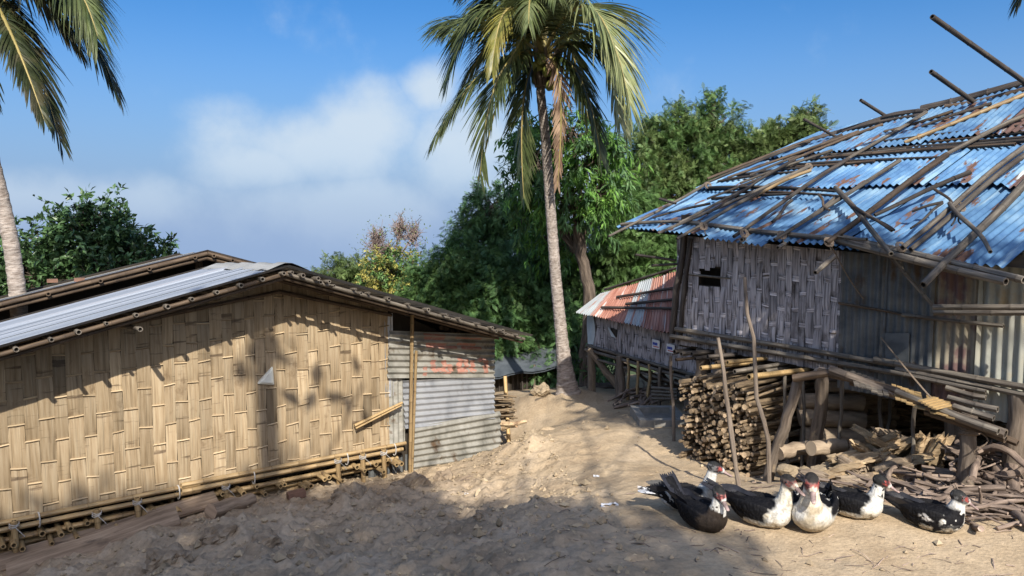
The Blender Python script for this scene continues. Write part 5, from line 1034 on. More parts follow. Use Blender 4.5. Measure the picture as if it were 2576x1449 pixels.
# ------------------------------------------------------------------ firewood
random.seed(21)
def fwood():
    dirn = Vector((.837, .547, 0)); q0 = G(1893, 1197, 5, 10); K = Vector((q0.x, q0.y, q0.z)); lt = Vector((-.547, .837, 0)); n = 0
    protos = []
    def pm(mb, o=Vector(), rot=None):
        L = random.uniform(1.5, 1.95); r = random.choice([.013, .016, .018, .021, .024, .028]); st = MB(); st.stick((0, 0, 0), (L, 0, 0), r, r*random.uniform(.6, .95), random.uniform(.006, .02), random.choice([5, 6, 7]), random.uniform(.65, 1.25), 8, random.choice([1.4, 2.4, 4.2]))
        if random.random() < .3:
            x = random.uniform(.03, .5); st.stick((x, 0, 0), (x+.05, random.uniform(-.03, .03), r+.012), r*.6, r*.4, .02, 5, 1.0, 3, 2.5)
        v = [Vector(q) for q in st.v]
        if rot is not None: v = [rot @ q+o for q in v]
        mb.add(v, st.f, st.var, st.uv); mb.sm[-len(st.f):] = st.sm
    for k in range(36):
        mb = MB(); pm(mb); protos.append(build('firewood_stick', mb, MT['firewood']))
    lab = 'brown firewood stick in the big tidy stack under the grey house'; cnt = 0; rest = MB()
    rot0 = math.atan2(dirn.y, dirn.x); pitch = .0455; rows = 21; cols = 22
    cells = [(i, j) for j in range(rows) for i in range(cols) if not (j == rows-1 and (i*7) % 5 < 2)]; cells.sort(key=lambda c: c[0])
    for i, j in cells:
        x = (i+.5*(j % 2)+random.uniform(-.3, .3))*pitch; z = .02+j*.0435+random.uniform(-.012, .012); push = random.uniform(-.11, .07)+.02*math.sin(i*.7+j*.5)
        p = K+lt*x+dirn*push+Vector((0, 0, z)); p.z += (tz(p.x, p.y)-K.z)*.55*(1-j/rows)+.035*math.sin(i*.6+j*.25)
        e = Matrix.Rotation(rot0+random.gauss(0, .05), 3, 'Z') @ Matrix.Rotation(random.gauss(0, .03)-.03*(j/rows-.5), 3, 'Y') @ Matrix.Rotation(random.uniform(0, 6.28), 3, 'X')
        if cnt < 300:
            if cnt < len(protos): o = protos[cnt]
            else: o = random.choice(protos).copy(); COL.objects.link(o)
            o.location = p; o.rotation_euler = e.to_euler(); tag(o, lab, 'firewood', 'sticks of the firewood stack'); cnt += 1
        else: pm(rest, p, e)
    tag(build('firewood_rows', rest, MT['firewood'], origin=K), 'far left rows of the tidy firewood stack', 'firewood', kind='stuff')
    # loose sticks spilling at the near foot of the stack
    lab = 'loose stick slipped out at the right foot of the firewood stack'
    for k in range(16):
        a = G(random.uniform(1880, 1945), random.uniform(1170, 1200), 5, 10); mb = MB(); e = a+Vector((random.uniform(.4, .7), random.uniform(-.05, .25), random.uniform(.0, .12))); e.z = max(e.z, tz(e.x, e.y)+.03); a.z += .03+k*.009; e.z += k*.01
        mb.stick(a, e, random.uniform(.016, .028), None, .03, 7, random.uniform(.9, 1.4)); tag(build('firewood_stick', mb, MT['firewood'], origin=a), lab, 'firewood', 'sticks loose beside the firewood stack')
    # second, darker stack deep under the floor
    for k in range(70):
        j = k//10; i = k % 10; a = Vector((3.9, 8.9, 0))+lt*(i*.085-.3)+Vector((0, 0, tz(3.9, 8.9)+.05+j*.085)); a += dirn*random.uniform(-.1, .1); mb = MB(); mb.stick(a, a+dirn*.9, random.uniform(.03, .045), None, .02, 7, .8, capvar=1.3)
        tag(build('firewood_log', mb, MT['firewood'], origin=a), 'dark billet of the second stack deep in the shade under the grey house', 'firewood', 'billets stacked deep under the floor')
fwood()
def dark_rows():
    random.seed(77); ax = Vector((.96, .05, 0)).normalized(); mb = MB()
    for k in range(210):
        px, py = random.uniform(1930, 2420), random.uniform(965, 1150); a = P(px, py, 8.9+random.uniform(-.15, .25)); g = tz(a.x, a.y)
        if a.z < g: a.z = g+random.uniform(.02, .2)
        mb.stick(a, a+ax*random.uniform(.6, 1.0)+Vector((0, random.gauss(0, .12), random.gauss(0, .06))), random.choice([.015, .02, .028, .036]), None, .03, 6, random.uniform(.6, 1.1), 6, 2.0)
    tag(build('firewood_heap', mb, MT['firewood'], origin=P(2100, 1130, 8.9)), 'dense dark firewood packed deep under the grey house floor', 'firewood', kind='stuff')
dark_rows()
def leaning():
    for (x0, y0, x1, y1, Ya, Yb, r, lab) in ((1806, 850, 1860, 1192, 7.3, 6.95, .025, 'straight leaning pole propped against the front of the firewood stack'), (1873, 670, 1895, 930, 7.7, 7.45, .020, None), (1688, 895, 1697, 1010, 9.6, 9.4, .022, 'short upright stake between the firewood stack and the red-roofed house')):
        if lab is None:
            mb = MB(); pts = [P(1873, 698, 7.75), P(1880, 790, 7.6), P(1896, 850, 7.5), P(1900, 930, 7.4), P(1903, 1000, 7.3), P(1922, 1060, 7.2), P(1933, 1110, 7.15), P(1937, 1160, 7.1)]; pts[-1].z = tz(pts[-1].x, pts[-1].y)-.03
            mb.tube(pts, [.018, .019, .02, .021, .021, .022, .022, .023], 8); lab = 'crooked forked branch standing upright beside the firewood stack'; o = pts[-1]
        else:
            mb = MB(); a = P(x0, y0, Ya); b = P(x1, y1, Yb); b.z = min(b.z, tz(b.x, b.y)+.02)-.03; mb.stick(b, a, r, r*.8, .008, 8, 1.1, 8); o = b
        tag(build('leaning_pole', mb, MT['post'], origin=o), lab, 'pole')
leaning()
def logs_under():
    ax = Vector((.9, -.15, 0)).normalized()
    spec = [(2030, 1010, .085, 'grey cut log high in the pile behind the crooked post, second from the top'), (2030, 1050, .10, 'thick grey cut log in the middle of the pile behind the crooked post'), (2035, 1095, .11, 'thick bottom log of the pile behind the crooked post'), (2075, 968, .07, 'topmost thin log of the pile behind the crooked post'), (2000, 1140, .10, 'short log lying on stones under the log pile, darker left one')]
    for px, py, r, lab in spec:
        a = P(px-20, py, 8.15); mb = MB(); mb.stick(a, a+ax*random.uniform(.62, .72), r, r*.95, .012, 14, random.uniform(.9, 1.1), 8, 1.0); tag(build('cut_log', mb, MT['log'], origin=a), lab, 'log', 'cut logs piled under the house')
    for k in range(6):
        a = P(2070+random.uniform(0, 40), 1000+k*18, 8.6); mb = MB(); mb.stick(a, a+ax*.75+Vector((0, .2, 0)), random.uniform(.05, .07), None, .02, 10, .9, 6, 1.0); tag(build('cut_log', mb, MT['log'], origin=a), 'shaded log end at the back of the pile behind the crooked post', 'log', 'rear logs of the pile')
    # pale short log and stones
    for x0, y0, x1, y1, Y, r, lab in ((2040, 1128, 2122, 1120, 7.3, .075, 'pale bark-free short log resting on the stones, brightest of the logs'), (1958, 1140, 2045, 1122, 7.5, .07, 'brown short log left of the pale one, resting on stones')):
        a, b = P(x0, y0, Y), P(x1, y1, Y+.15); mb = MB(); mb.stick(a, b, r, r*.9, .015, 16, 1.35 if 'pale' in lab else 1.0, 8, 1.1); tag(build('cut_log', mb, MT['log'], origin=a), lab, 'log', 'cut logs piled under the house')
    for i, (px, py, Y, r, lab) in enumerate([(1985, 1168, 7.3, .10, 'large tan stone under the brown short log'), (2060, 1168, 7.1, .09, 'tan stone below the pale log'), (2090, 1150, 7.25, .10, 'flat tan slab under the pale log'), (2020, 1150, 7.4, .08, 'squarish tan stone between the two short logs'), (2045, 1182, 6.95, .06, 'small rounded tan stone at the front of the stone row')]):
        c = P(px, py, Y); g = tz(c.x, c.y); c.z = g+max(r*.5, min(c.z-g, r*1.2)); mb = MB(); rock_mesh(mb, c, r, (1.2, .9, .7), seed=60+i, rough=.2); tag(build('stone', mb, MT['stone'], origin=(c.x, c.y, g)), lab, 'stone', 'stones under the log pile')
logs_under()
def chunk(mb, a, b, w, h, seed):
    # a splintered billet: wedge section with grain-long grooves and ragged, splintery ends
    r = random.Random(seed); a, b = Vector(a), Vector(b); L = (b-a).length; d = (b-a).normalized(); s = d.cross(Vector((0, 0, 1))).normalized(); u = s.cross(d); n = 9; K = 22
    sec = [(-1, -.5), (-.1, -.8), (1, -.45), (.8, .4), (.15, 1.05), (-.75, .35)]; sec = [(x*r.uniform(.7, 1.25), y*r.uniform(.7, 1.25)) for x, y in sec]; pts = []
    for k in range(K):
        t = k/K*6; i = int(t); f = t-i; p, q = sec[i], sec[(i+1) % 6]; g = r.uniform(.86, 1.1); pts.append(((p[0]*(1-f)+q[0]*f)*g, (p[1]*(1-f)+q[1]*f)*g))
    e0 = [r.uniform(-.14, .10)*L for _ in range(K)]; e1 = [r.uniform(-.10, .16)*L for _ in range(K)]; rows = []; va = []; bend = u*r.uniform(-.05, .08)*L; pv = [r.uniform(.7, 1.2) for _ in range(K)]
    for k in range(n+1):
        f = k/n; g = (1-.25*abs(f-.45))*r.uniform(.95, 1.04); row = []
        for j, (x, y) in enumerate(pts):
            gg = g*r.uniform(.96, 1.04)*(.55 if k in (0, n) and r.random() < .5 else 1); row.append(a.lerp(b, f)+bend*math.sin(f*3.1)+s*x*w*gg+u*y*h*gg+d*(e0[j] if k == 0 else e1[j] if k == n else 0))
        rows.append(row+[row[0]]); va += pv+[pv[0]]
    mb.grid(rows, va, smooth=False, flip=True)
    for i, fl in ((0, 1), (n, 0)):
        q = rows[i][:-1]; c = sum(q, Vector())/K; mb.add(q+[c], [((j, (j+1) % K, K) if not fl else ((j+1) % K, j, K)) for j in range(K)], 1.2, None, False)
def split_pile():
    S = [(2150, 1115, 2200, 1205, .07, 'upright knotty split piece left of the pale splintered block'), (2120, 1180, 2205, 1150, .06, None), (2165, 1215, 2250, 1205, .08, 'broad squarish block of split wood at the front of the pile'), (2200, 1150, 2290, 1185, .07, 'jagged pale splintered block in the middle of the split pile'),
         (2290, 1190, 2330, 1105, .085, 'tall upright bright yellow slab of split wood'), (2330, 1195, 2375, 1105, .075, 'reddish split slab leaning right of the bright yellow slab'), (2260, 1110, 2330, 1125, .05, None), (2080, 1195, 2165, 1170, .05, None), (2050, 1210, 2130, 1190, .045, None), (2375, 1170, 2425, 1130, .06, 'curled pale bark piece near the tied stump'),
         (2225, 1230, 2330, 1205, .06, None), (2180, 1130, 2250, 1095, .05, None), (2110, 1225, 2190, 1200, .05, None), (2270, 1165, 2345, 1150, .06, None), (2380, 1205, 2440, 1165, .06, None), (2010, 1190, 2080, 1200, .04, None), (2150, 1075, 2205, 1105, .04, None), (2240, 1140, 2190, 1110, .05, None), (2200, 1195, 2290, 1165, .07, None), (2300, 1150, 2370, 1165, .06, None), (2150, 1170, 2230, 1135, .06, None), (2110, 1150, 2160, 1185, .05, None), (2340, 1225, 2420, 1195, .05, None), (2060, 1200, 2150, 1180, .05, None), (2250, 1200, 2330, 1235, .06, None), (2170, 1140, 2260, 1120, .06, None), (2250, 1135, 2310, 1100, .055, None), (2320, 1130, 2400, 1150, .06, None), (2200, 1160, 2150, 1120, .055, None), (2350, 1100, 2410, 1125, .05, None), (2260, 1095, 2200, 1085, .05, None), (2090, 1160, 2160, 1140, .05, None), (2280, 1220, 2360, 1205, .055, None)]
    for i, (x0, y0, x1, y1, w, lab) in enumerate(S):
        Y = 7.0-.0035*((y0+y1)/2-1150)+random.uniform(-.1, .1); a, b = P(x0, y0, Y+.1), P(x1, y1, Y-.05)
        for v in (a, b): v.z = max(v.z, tz(v.x, v.y)+.03)
        mb = MB(); chunk(mb, a, b, w*1.45, w*1.05, 100+i); c = (a+b)/2
        tag(build('split_wood', mb, MT['split'] if i % 3 else MT['log'], origin=(c.x, c.y, tz(c.x, c.y))), lab or 'pale split billet in the splintered wood pile before the tied stump', 'split wood', 'split billets in front of the stilts')
split_pile()
def heap():
    random.seed(33)
    cx = lambda x, y: .34*math.exp(-((x-4.15)/.75)**2-((y-6.55)/.45)**2)+.04*math.exp(-((x-3.2)/.7)**2-((y-6.6)/.35)**2)
    lab = 'brown crooked branch in the loose heap behind the resting ducks'
    for k in range(150):
        px = random.triangular(2190, 2650, 2500); f = (px-2080)/500; py = random.uniform(1244-34*f, 1262+95*max(0, f-.3)); g = G(px, py, 5, 9); h = cx(g.x, g.y)*min(1, max(.05, (px-2310)/120)); z = g.z+.02+h*random.random()**.7*1.15
        az = random.choice([random.gauss(-.35, .35), random.gauss(-.35, .35), random.gauss(.6, .4), random.gauss(-1.2, .4)]); L = random.uniform(.35, .95); r = random.choice([.008, .011, .014, .018, .024, .032]); d = Vector((math.cos(az), math.sin(az), random.gauss(0, .12)))
        a = Vector((g.x, g.y, z))-d*L/2; b = a+d*L
        for v in (a, b): v.z = max(v.z, tz(v.x, v.y)+r*.8)
        mb = MB(); mb.stick(a, b, r, r*random.uniform(.6, .9), random.uniform(.02, .06), 8, random.uniform(.75, 1.3), 8, 1.8)
        if random.random() < .3:
            m = a.lerp(b, random.uniform(.3, .7)); mb.stick(m, m+Vector((random.gauss(0, .12), random.gauss(0, .12), abs(random.gauss(.05, .06)))), r*.6, r*.35, .05, 6, 1.0, 4)
        tag(build('branch', mb, MT['branch'], origin=(a+b)/2), lab, 'branch', 'branches heaped behind the ducks')
    for px0, py0, px1, py1, Y0, Y1, r, lab in [(2545, 1170, 2550, 1240, 6.3, 6.1, .055, 'thick log end pointing forward at the right edge of the heap, left of a pair'), (2510, 1180, 2520, 1232, 6.35, 6.15, .05, 'thick log end pointing forward, right neighbour of the dark branch tips'), (2475, 1300, 2640, 1365, 6.0, 5.7, .045, 'long straight branch running out of the heap at the right corner'),
                                            (2400, 1255, 2570, 1330, 6.2, 5.9, .03, 'thin straight branch along the front foot of the heap'), (2330, 1260, 2400, 1320, 6.3, 6.05, .02, 'short stick pointing at the rightmost duck from the heap'), (2030, 1195, 2180, 1235, 6.75, 6.4, .014, 'long thin curved rod along the foot of the split wood'), (2335, 1190, 2330, 1255, 6.4, 6.35, .028, 'upright peg standing in the branch heap'), (2440, 1225, 2500, 1270, 6.2, 6.1, .022, 'greenish mossy branch lying across the heap')]:
        a, b = P(px0, py0, Y0), P(px1, py1, Y1)
        for v in (a, b): v.z = max(v.z, tz(v.x, v.y)+r)
        mb = MB(); mb.stick(a, b, r, r*.85, .02, 10, 1.0, 8, 1.5); tag(build('branch', mb, MT['branch'], origin=(a+b)/2), lab, 'branch')
heap()
def small_piles():
    random.seed(5)
    lab = 'splintered bamboo offcut in the low scrap pile below the red-roofed house'
    for k in range(46):
        g = G(random.gauss(1612, 28), random.uniform(995, 1032), 8, 15); az = random.gauss(.7, .5); L = random.uniform(.3, .8); d = Vector((math.cos(az), math.sin(az), random.uniform(-.05, .35))); r = random.uniform(.012, .03); a = Vector((g.x, g.y, g.z+random.uniform(.02, .16)))-d*.3*L; b = a+d*L
        a.z = max(a.z, tz(a.x, a.y)+.02); mb = MB(); mb.stick(a, b, r, None, .03, 6, random.uniform(.8, 1.5)); tag(build('bamboo_offcut', mb, MT['branch'], origin=a), lab, 'offcut', 'bamboo offcuts below the red-roofed house')
    for k in range(4):
        a, b = P(1640, 975+k*9, 11.6), P(1705, 980+k*8, 11.3); mb = MB(); mb.pole(a, b, .025); tag(build('bamboo_pole', mb, MT['bamboo_grey'], origin=a), 'cut bamboo pole stacked level behind the scrap pile', 'bamboo pole', 'bamboo poles behind the scrap pile')
    lab = 'dark stick in the small woodpile behind the tin shed corner'
    for k in range(34):
        a = P(1246+random.uniform(-6, 3), 1000+k*1.6+random.uniform(-4, 4), 12.0+random.uniform(-.2, .2)); b = a+Vector((.25+random.random()*.1, .1*random.random(), random.gauss(0, .03))); a -= Vector((.25, 0, 0)); mb = MB(); mb.stick(a, b, .02, None, .03, 6, random.uniform(.8, 1.4)); tag(build('firewood_stick', mb, MT['firewood'], origin=a), lab, 'firewood', 'sticks behind the tin shed')
    for x0, y0, x1, y1, r, lab in ((1262, 1066, 1325, 1060, .05, 'crooked pale root lying at the tin shed corner'), (1262, 1078, 1300, 1072, .045, 'short knotty billet below the pale root')):
        a, b = P(x0, y0, 11.7), P(x1, y1, 11.6); mb = MB(); mb.stick(a, b, r, r*.5, .06, 8, 1.3); tag(build('billet', mb, MT['split'], origin=a), lab, 'billet')
    a = P(1270, 946, 12.2); b = P(1281, 1036, 12.0); b.z = tz(b.x, b.y)-.05; mb = MB(); mb.tube([b, b.lerp(a, .5), a], [.036, .032, .034], 4); tag(build('wooden_stake', mb, MT['axe_handle'], origin=b), 'pale squared stake standing by the tin shed corner', 'stake')
    # concrete ring slab
    c = G(1655, 1056, 8, 14); mb = MB(); n = 4; o = [c+Vector((x*.32, y*.42, .10)) for x, y in ((-1, -1), (1, -1), (1, 1), (-1, 1))]; i_ = [c+Vector((x*.22, y*.30, .10)) for x, y in ((-1, -1), (1, -1), (1, 1), (-1, 1))]; lo = [p-Vector((0, 0, .25)) for p in o]; li = [p-Vector((0, 0, .08)) for p in i_]
    f = [(k, (k+1) % 4, 4+(k+1) % 4, 4+k) for k in range(4)]; mb.add(o+i_, f, 1, None, False); mb.add(lo+o, f, 1, None, False); mb.add(i_+li, f, 1, None, False); mb.add(li, [(0, 1, 2, 3)], .8, None, False); tag(build('concrete_basin', mb, MT['concrete'], origin=c), 'shallow square concrete basin sunk in the ground left of the firewood stack', 'basin')
    # fallen trunk by palm foot
    a, b = P(1400, 1022, 13.9), P(1560, 985, 14.6); mb = MB(); mb.stick(P(1480, 948+20, 15.2), P(1560, 975, 14.8), .09, .07, .02, 8); tag(build('fallen_log', mb, MT['bark'], origin=a), 'dark log lying under the red-roofed house beside the palm foot', 'log')
small_piles()
def planks():
    S = [((-60, 1452), (545, 1266), 7.2, 8.6, .115, 'long upper plank of the two boards laid on the bank below the hut'), ((20, 1480), (450, 1330), 6.9, 7.75, .14, 'broad lower plank with a ragged edge in the lower left corner')]
    for (a_, b_, Y0, Y1, w, lab) in S:
        a, b = P(*a_, Y0), P(*b_, Y1); up_ = max(tz(a.lerp(b, k/12).x, a.lerp(b, k/12).y)-a.lerp(b, k/12).z for k in range(13)); up_ = min(max(up_, 0), .12)+.015; a.z += up_; b.z += up_; d = (b-a); L = d.length; d.normalize(); s = d.cross(Vector((0, 0, 1))).normalized(); u = s.cross(d); u = (u*.9-Vector((.603, -.797, 0))*.0).normalized(); s = (s+Vector((0, 0, -.35))).normalized(); u = s.cross(d)
        mb = MB(); rows = []; uv = []; n = 40; up = []; um = []
        for k in range(n+1):
            f = k/n; p = a+d*L*f; e0 = w*(1+.10*math.sin(f*9)+random.gauss(0, .02)); e1 = w*(1+.06*math.sin(f*14+1)+random.gauss(0, .02)); ring = [p-s*e0, p+s*e1, p+s*e1+u*.035, p+s*.0+u*.037, p-s*e0+u*.035]; rows.append(ring+[ring[0]]); uv.append([(0, L*f), (.2, L*f), (.24, L*f), (.35, L*f), (.48, L*f), (.5, L*f)])
        mb.grid(rows, 1.0, uv, False); mb.add(rows[-1][:5], [(0, 1, 2, 3, 4)], 1, None, False); mb.add(rows[0][:5], [(4, 3, 2, 1, 0)], 1, None, False); tag(build('plank', mb, MT['plank'], origin=a), lab, 'plank')
    a, b = P(530, 1295, 7.8), P(632, 1258, 8.4); mb = MB()
    for v in (a, b): v.z = tz(v.x, v.y)+.07
    mb.stick(a, b, .085, .075, .01, 10, 1.0, 8); tag(build('squared_log', mb, MT['plank'], origin=a), 'short weathered log beam at the upper end of the planks', 'log')
    c = P(745, 1242, 8.9); c.z = tz(c.x, c.y)+.05; mb = MB(); mb.box(c, (.09, .04, .01), (-.03, .055, 0), (0, 0, .035)); o = build('brick', mb, MT['brick'], origin=c); bv = o.modifiers.new('bevel', 'BEVEL'); bv.width = .008; tag(o, 'old red brick lying below the bamboo foot rails', 'brick')
planks()
def twigs_litter():
    random.seed(9); lab = 'thin dry twig lying on the sandy ground around the ducks'
    for k in range(110):
        px, py = random.uniform(1380, 2560), random.uniform(1330, 1448)
        if k % 4 == 0: px, py = random.uniform(1150, 1700), random.uniform(1130, 1380)
        g = G(px, py, 4.5, 10); az = random.uniform(0, 6.28); L = random.choice([.05, .08, .12, .2, .28]); d = Vector((math.cos(az), math.sin(az), 0))*L; a = g+Vector((0, 0, .004)); b = g+d; b.z = tz(b.x, b.y)+.006; mb = MB(); mb.stick(a, b, random.uniform(.002, .0055), None, .06, 4, random.uniform(.6, 2.0), 4); tag(build('twig', mb, MT['branch'], origin=a), lab, 'twig', 'twigs on the sandy ground')
    for k in range(26):
        px, py = random.uniform(1850, 2250), random.uniform(1183, 1240); g = G(px, py, 5, 9); az = random.gauss(-.3, .6); d = Vector((math.cos(az), math.sin(az), 0))*random.uniform(.15, .4); b = g+d; b.z = tz(b.x, b.y)+.012; mb = MB(); mb.stick(g+Vector((0, 0, .01)), b, random.uniform(.004, .01), None, .05, 5, random.uniform(.8, 1.5), 5); tag(build('twig', mb, MT['branch'], origin=g), 'twig scattered at the foot of the firewood and split wood', 'twig', 'twigs at the foot of the woodpiles')
    for i, (px, py, s, lab) in enumerate([(1526, 1274, .05, 'white paper scrap lying on the sunlit path before the left ducks'), (1545, 1272, .035, 'smaller white scrap just right of the paper scrap'), (830, 1330, .03, 'tiny white scrap in the shaded rubble'), (1175, 1245, .03, 'pale scrap on the path near the tin shed'), (1500, 1200, .03, 'tiny white scrap on the dappled middle path')]):
        g = G(px, py, 4.5, 12); mb = MB(); mb.grid([[g+Vector((x*s+random.gauss(0, s*.15), y*s*.6+random.gauss(0, s*.1), .008+abs(random.gauss(0, s*.25)))) for x in (-1, -.3, .4, 1)] for y in (-1, 0, 1)], smooth=False); mb.grid([[g+Vector((x*s, y*s*.6, .003)) for x in (-1, 1)] for y in (-1, 1)], smooth=False, flip=True); tag(build('paper_scrap', mb, MT['litter'], origin=g), lab, 'scrap')
twigs_litter()
# ------------------------------------------------------------------ ducks
def loft(rows_spec, n=20):
    # rows: (centre, right axis*ra, up axis*rb); closed loft
    mb = MB(); rows = []
    for c, x, y in rows_spec:
        c, x, y = Vector(c), Vector(x), Vector(y); rows.append([c+x*math.cos(k*2*math.pi/n)+y*math.sin(k*2*math.pi/n) for k in range(n)]+[c+x])
    mb.grid(rows); mb.add(rows[0][:n], [tuple(range(n))[::-1]]); mb.add(rows[-1][:n], [tuple(range(n))]); return mb
def sweep(pts, ra, rb, n=18, flat=None):
    pts = [Vector(p) for p in pts]; sp_ = []
    for i, p in enumerate(pts):
        t = (pts[min(i+1, len(pts)-1)]-pts[max(i-1, 0)]).normalized(); s = Vector((0, 1, 0)); s = (s-t*s.dot(t)).normalized(); u = t.cross(s)
        sp_.append((p, s*ra[i], u*rb[i]))
    return loft(sp_, n)
def remesh(mbs, vox, smooth=6):
    mb = MB()
    for m in mbs: mb.add(m.v, m.f)
    me = bpy.data.meshes.new('tmp'); me.from_pydata(mb.v, [], mb.f); ob = bpy.data.objects.new('tmp', me); COL.objects.link(ob)
    r = ob.modifiers.new('r', 'REMESH'); r.mode = 'VOXEL'; r.voxel_size = vox; s = ob.modifiers.new('s', 'SMOOTH'); s.iterations = smooth; s.factor = .5
    dg = bpy.context.evaluated_depsgraph_get(); ev = ob.evaluated_get(dg); m2 = ev.to_mesh(); V = np.array([v.co[:] for v in m2.vertices]); Fc = [tuple(p.vertices) for p in m2.polygons]; ev.to_mesh_clear(); bpy.data.objects.remove(ob); bpy.data.meshes.remove(me)
    return V, Fc
def noise3(V, s, seed):
    return (fbm(V[:, 0]*s+V[:, 2]*s*.7, V[:, 1]*s-V[:, 2]*s*.6, 3, seed)+fbm(V[:, 2]*s+3, V[:, 0]*s*.8+V[:, 1]*s*.5, 3, seed+9))*.9
def duck(label, px, py, yaw, sc, neck, head_yaw, pitch, paint, tail_up=.25, tail_yaw=0., Y=None, tail_len=.16):
    """sitting muscovy duck, local +x forward; neck = (forward, up) of the head centre; paint gives base colours"""
    g = G(px, py, 4.5, 9); t = thing('duck', (g.x, g.y, g.z-.012), label, 'duck', 'ducks resting on the sunny ground'); t['_w'] = [0, 0, 0]
    bx = [-.235, -.215, -.17, -.11, -.04, .03, .10, .155, .19, .212]; wy = [.02, .05, .082, .108, .124, .130, .124, .104, .074, .03]; hz = [.018, .04, .064, .086, .098, .104, .102, .09, .066, .03]; cz = [.135, .125, .113, .104, .100, .103, .110, .116, .122, .126]
    body = loft([((x, 0, c), (0, w, 0), (0, 0, h)) for x, w, h, c in zip(bx, wy, hz, cz)], 26)
    hx, hzz = neck; hy = math.sin(head_yaw)*.015
    npts = [(.125, 0, .14), (.150, 0, .19), (.158+(hx-.158)*.25, 0, .235), (.158+(hx-.158)*.6, hy*.5, .235+(hzz-.235)*.5), (hx-.008, hy, hzz-.02), (hx, hy, hzz+.005)]
    nk = sweep(npts, [.090, .076, .058, .046, .040, .034], [.088, .070, .055, .046, .041, .036])
    cy_, sy_ = math.cos(head_yaw), math.sin(head_yaw); HS = 1.32; H = Vector((hx, hy, hzz)); fw = Vector((cy_*math.cos(pitch), sy_*math.cos(pitch), math.sin(pitch))); sd = Vector((-sy_, cy_, 0)); up = fw.cross(sd)
    hd = loft([(H+fw*x*HS+up*z*HS, sd*w*HS, up*h*HS) for x, w, h, z in ((-.046, .008, .010, .004), (-.038, .022, .024, .004), (-.020, .032, .034, .004), (0, .036, .038, .003), (.022, .033, .034, .0), (.040, .026, .026, -.003), (.055, .019, .020, -.006), (.066, .012, .012, -.008))], 18)
    parts = [body, nk, hd]
    ty, tsn = math.cos(tail_yaw), math.sin(tail_yaw)
    tl = [(-.16, 0, .13), (-.22, 0, .145), (-.22-tail_len*.5*ty, -tail_len*.5*tsn, .145+tail_up*tail_len*.5), (-.22-tail_len*ty, -tail_len*tsn, .145+tail_up*tail_len*1.1)]
    parts.append(sweep(tl, [.075, .068, .060, .042], [.045, .03, .016, .010]))
    for sg in (1, -1):   # folded wings stand proud of the flanks
        parts.append(loft([((x, sg*y, z), (0, w, 0), (0, sg*.012, h)) for x, y, z, w, h in ((.12, .085, .135, .012, .03), (.07, .112, .13, .022, .062), (0, .118, .130, .026, .074), (-.08, .105, .138, .026, .068), (-.16, .078, .150, .022, .048), (-.23, .045, .160, .016, .028), (-.28, .03, .165, .010, .014))], 16))
    V, Fc = remesh(parts, .0065); V[:, 2] = np.where(V[:, 2] < .022, .022+(V[:, 2]-.022)*.25, V[:, 2])
    # feather relief on back and wings
    x, y, z = V.T; hdist = np.linalg.norm((V-np.array(H)), axis=1); hdist = hdist/HS; lf = (V-np.array(H))@np.array(fw)/HS; lu = (V-np.array(H))@np.array(up)/HS; ls = np.abs((V-np.array(H))@np.array(sd))
    rad = np.stack([np.zeros_like(x), y, (z-.1)], 1); rad /= np.linalg.norm(rad, axis=1, keepdims=True)+1e-6
    wave = (np.mod(x*34+np.abs(y)*14+z*10+noise3(V, 16, 5)*2.2, 1.0)-.5); wmask = np.clip((x < .09)*1.0*(z > .07)*(hdist > .1), 0, 1); V = V+rad*(wave*wmask*.006)[:, None]+rad*(noise3(V, 42, 3)*.004*(hdist > .06))[:, None]
    n1, n2, n3 = noise3(V, 14, 31), noise3(V, 40, 47), noise3(V, 80, 17)
    breast = np.clip((x-.055+n1*.05-(z-.1)*.25)/.03, 0, 1); belly = np.clip((.085-z+n1*.03-(x < -.1)*.03)/.025, 0, 1); neckm = np.clip((z-.20+n1*.02)/.025, 0, 1)*np.clip((x-.05)/.03, 0, 1); headm = np.clip((.062-hdist+n2*.012)/.012, 0, 1)*np.clip((lu+.03)/.012, 0, 1)
    face = np.clip((lf-.010+n2*.014)/.008, 0, 1)*np.clip((lu+.010+n3*.01)/.008, 0, 1)*np.clip((.024-lu)/.008, 0, 1)*headm*np.clip((.070-lf)/.008, 0, 1); cap = np.clip((lu-.020+n2*.008)/.006, 0, 1)*headm
    col = np.tile(np.array([.008, .008, .010]), (len(V), 1))
    def lay(m, c): 
        m = np.clip(m, 0, 1)[:, None]; col[:] = col*(1-m)+np.array(c)*m
    paint(lay, dict(V=V, x=x, y=y, z=z, breast=breast, belly=belly, neck=neckm, head=headm, face=face, cap=cap, n1=n1, n2=n2, n3=n3, lf=lf, lu=lu, H=hdist))
    lay(np.clip((.085-z+n2*.03)/.06, 0, .55)*(col.mean(1) > .25), (.40, .32, .21)); lay((col.mean(1) > .3)*np.clip((np.mod((x+n1*.02)*30+z*34+n2*.5, 1)-.72)*2.4, 0, .35), (.33, .28, .21)); lay(face*np.clip(.55+n3*1.8, 0, .9), (.36, .07, .06)); lay(face*(n2 > .22), (.08, .03, .03)); lay(cap*.95, (.02, .02, .02))
    me = bpy.data.meshes.new('body'); me.from_pydata(V.tolist(), [], Fc); me.polygons.foreach_set('use_smooth', [True]*len(Fc)); ca = me.attributes.new('tint', 'FLOAT_COLOR', 'POINT'); ca.data.foreach_set('color', np.concatenate([col, np.ones((len(V), 1))], 1).astype(np.float32).ravel()); me.materials.append(MT['duck']); bo = bpy.data.objects.new('body', me); COL.objects.link(bo); bo.parent = t
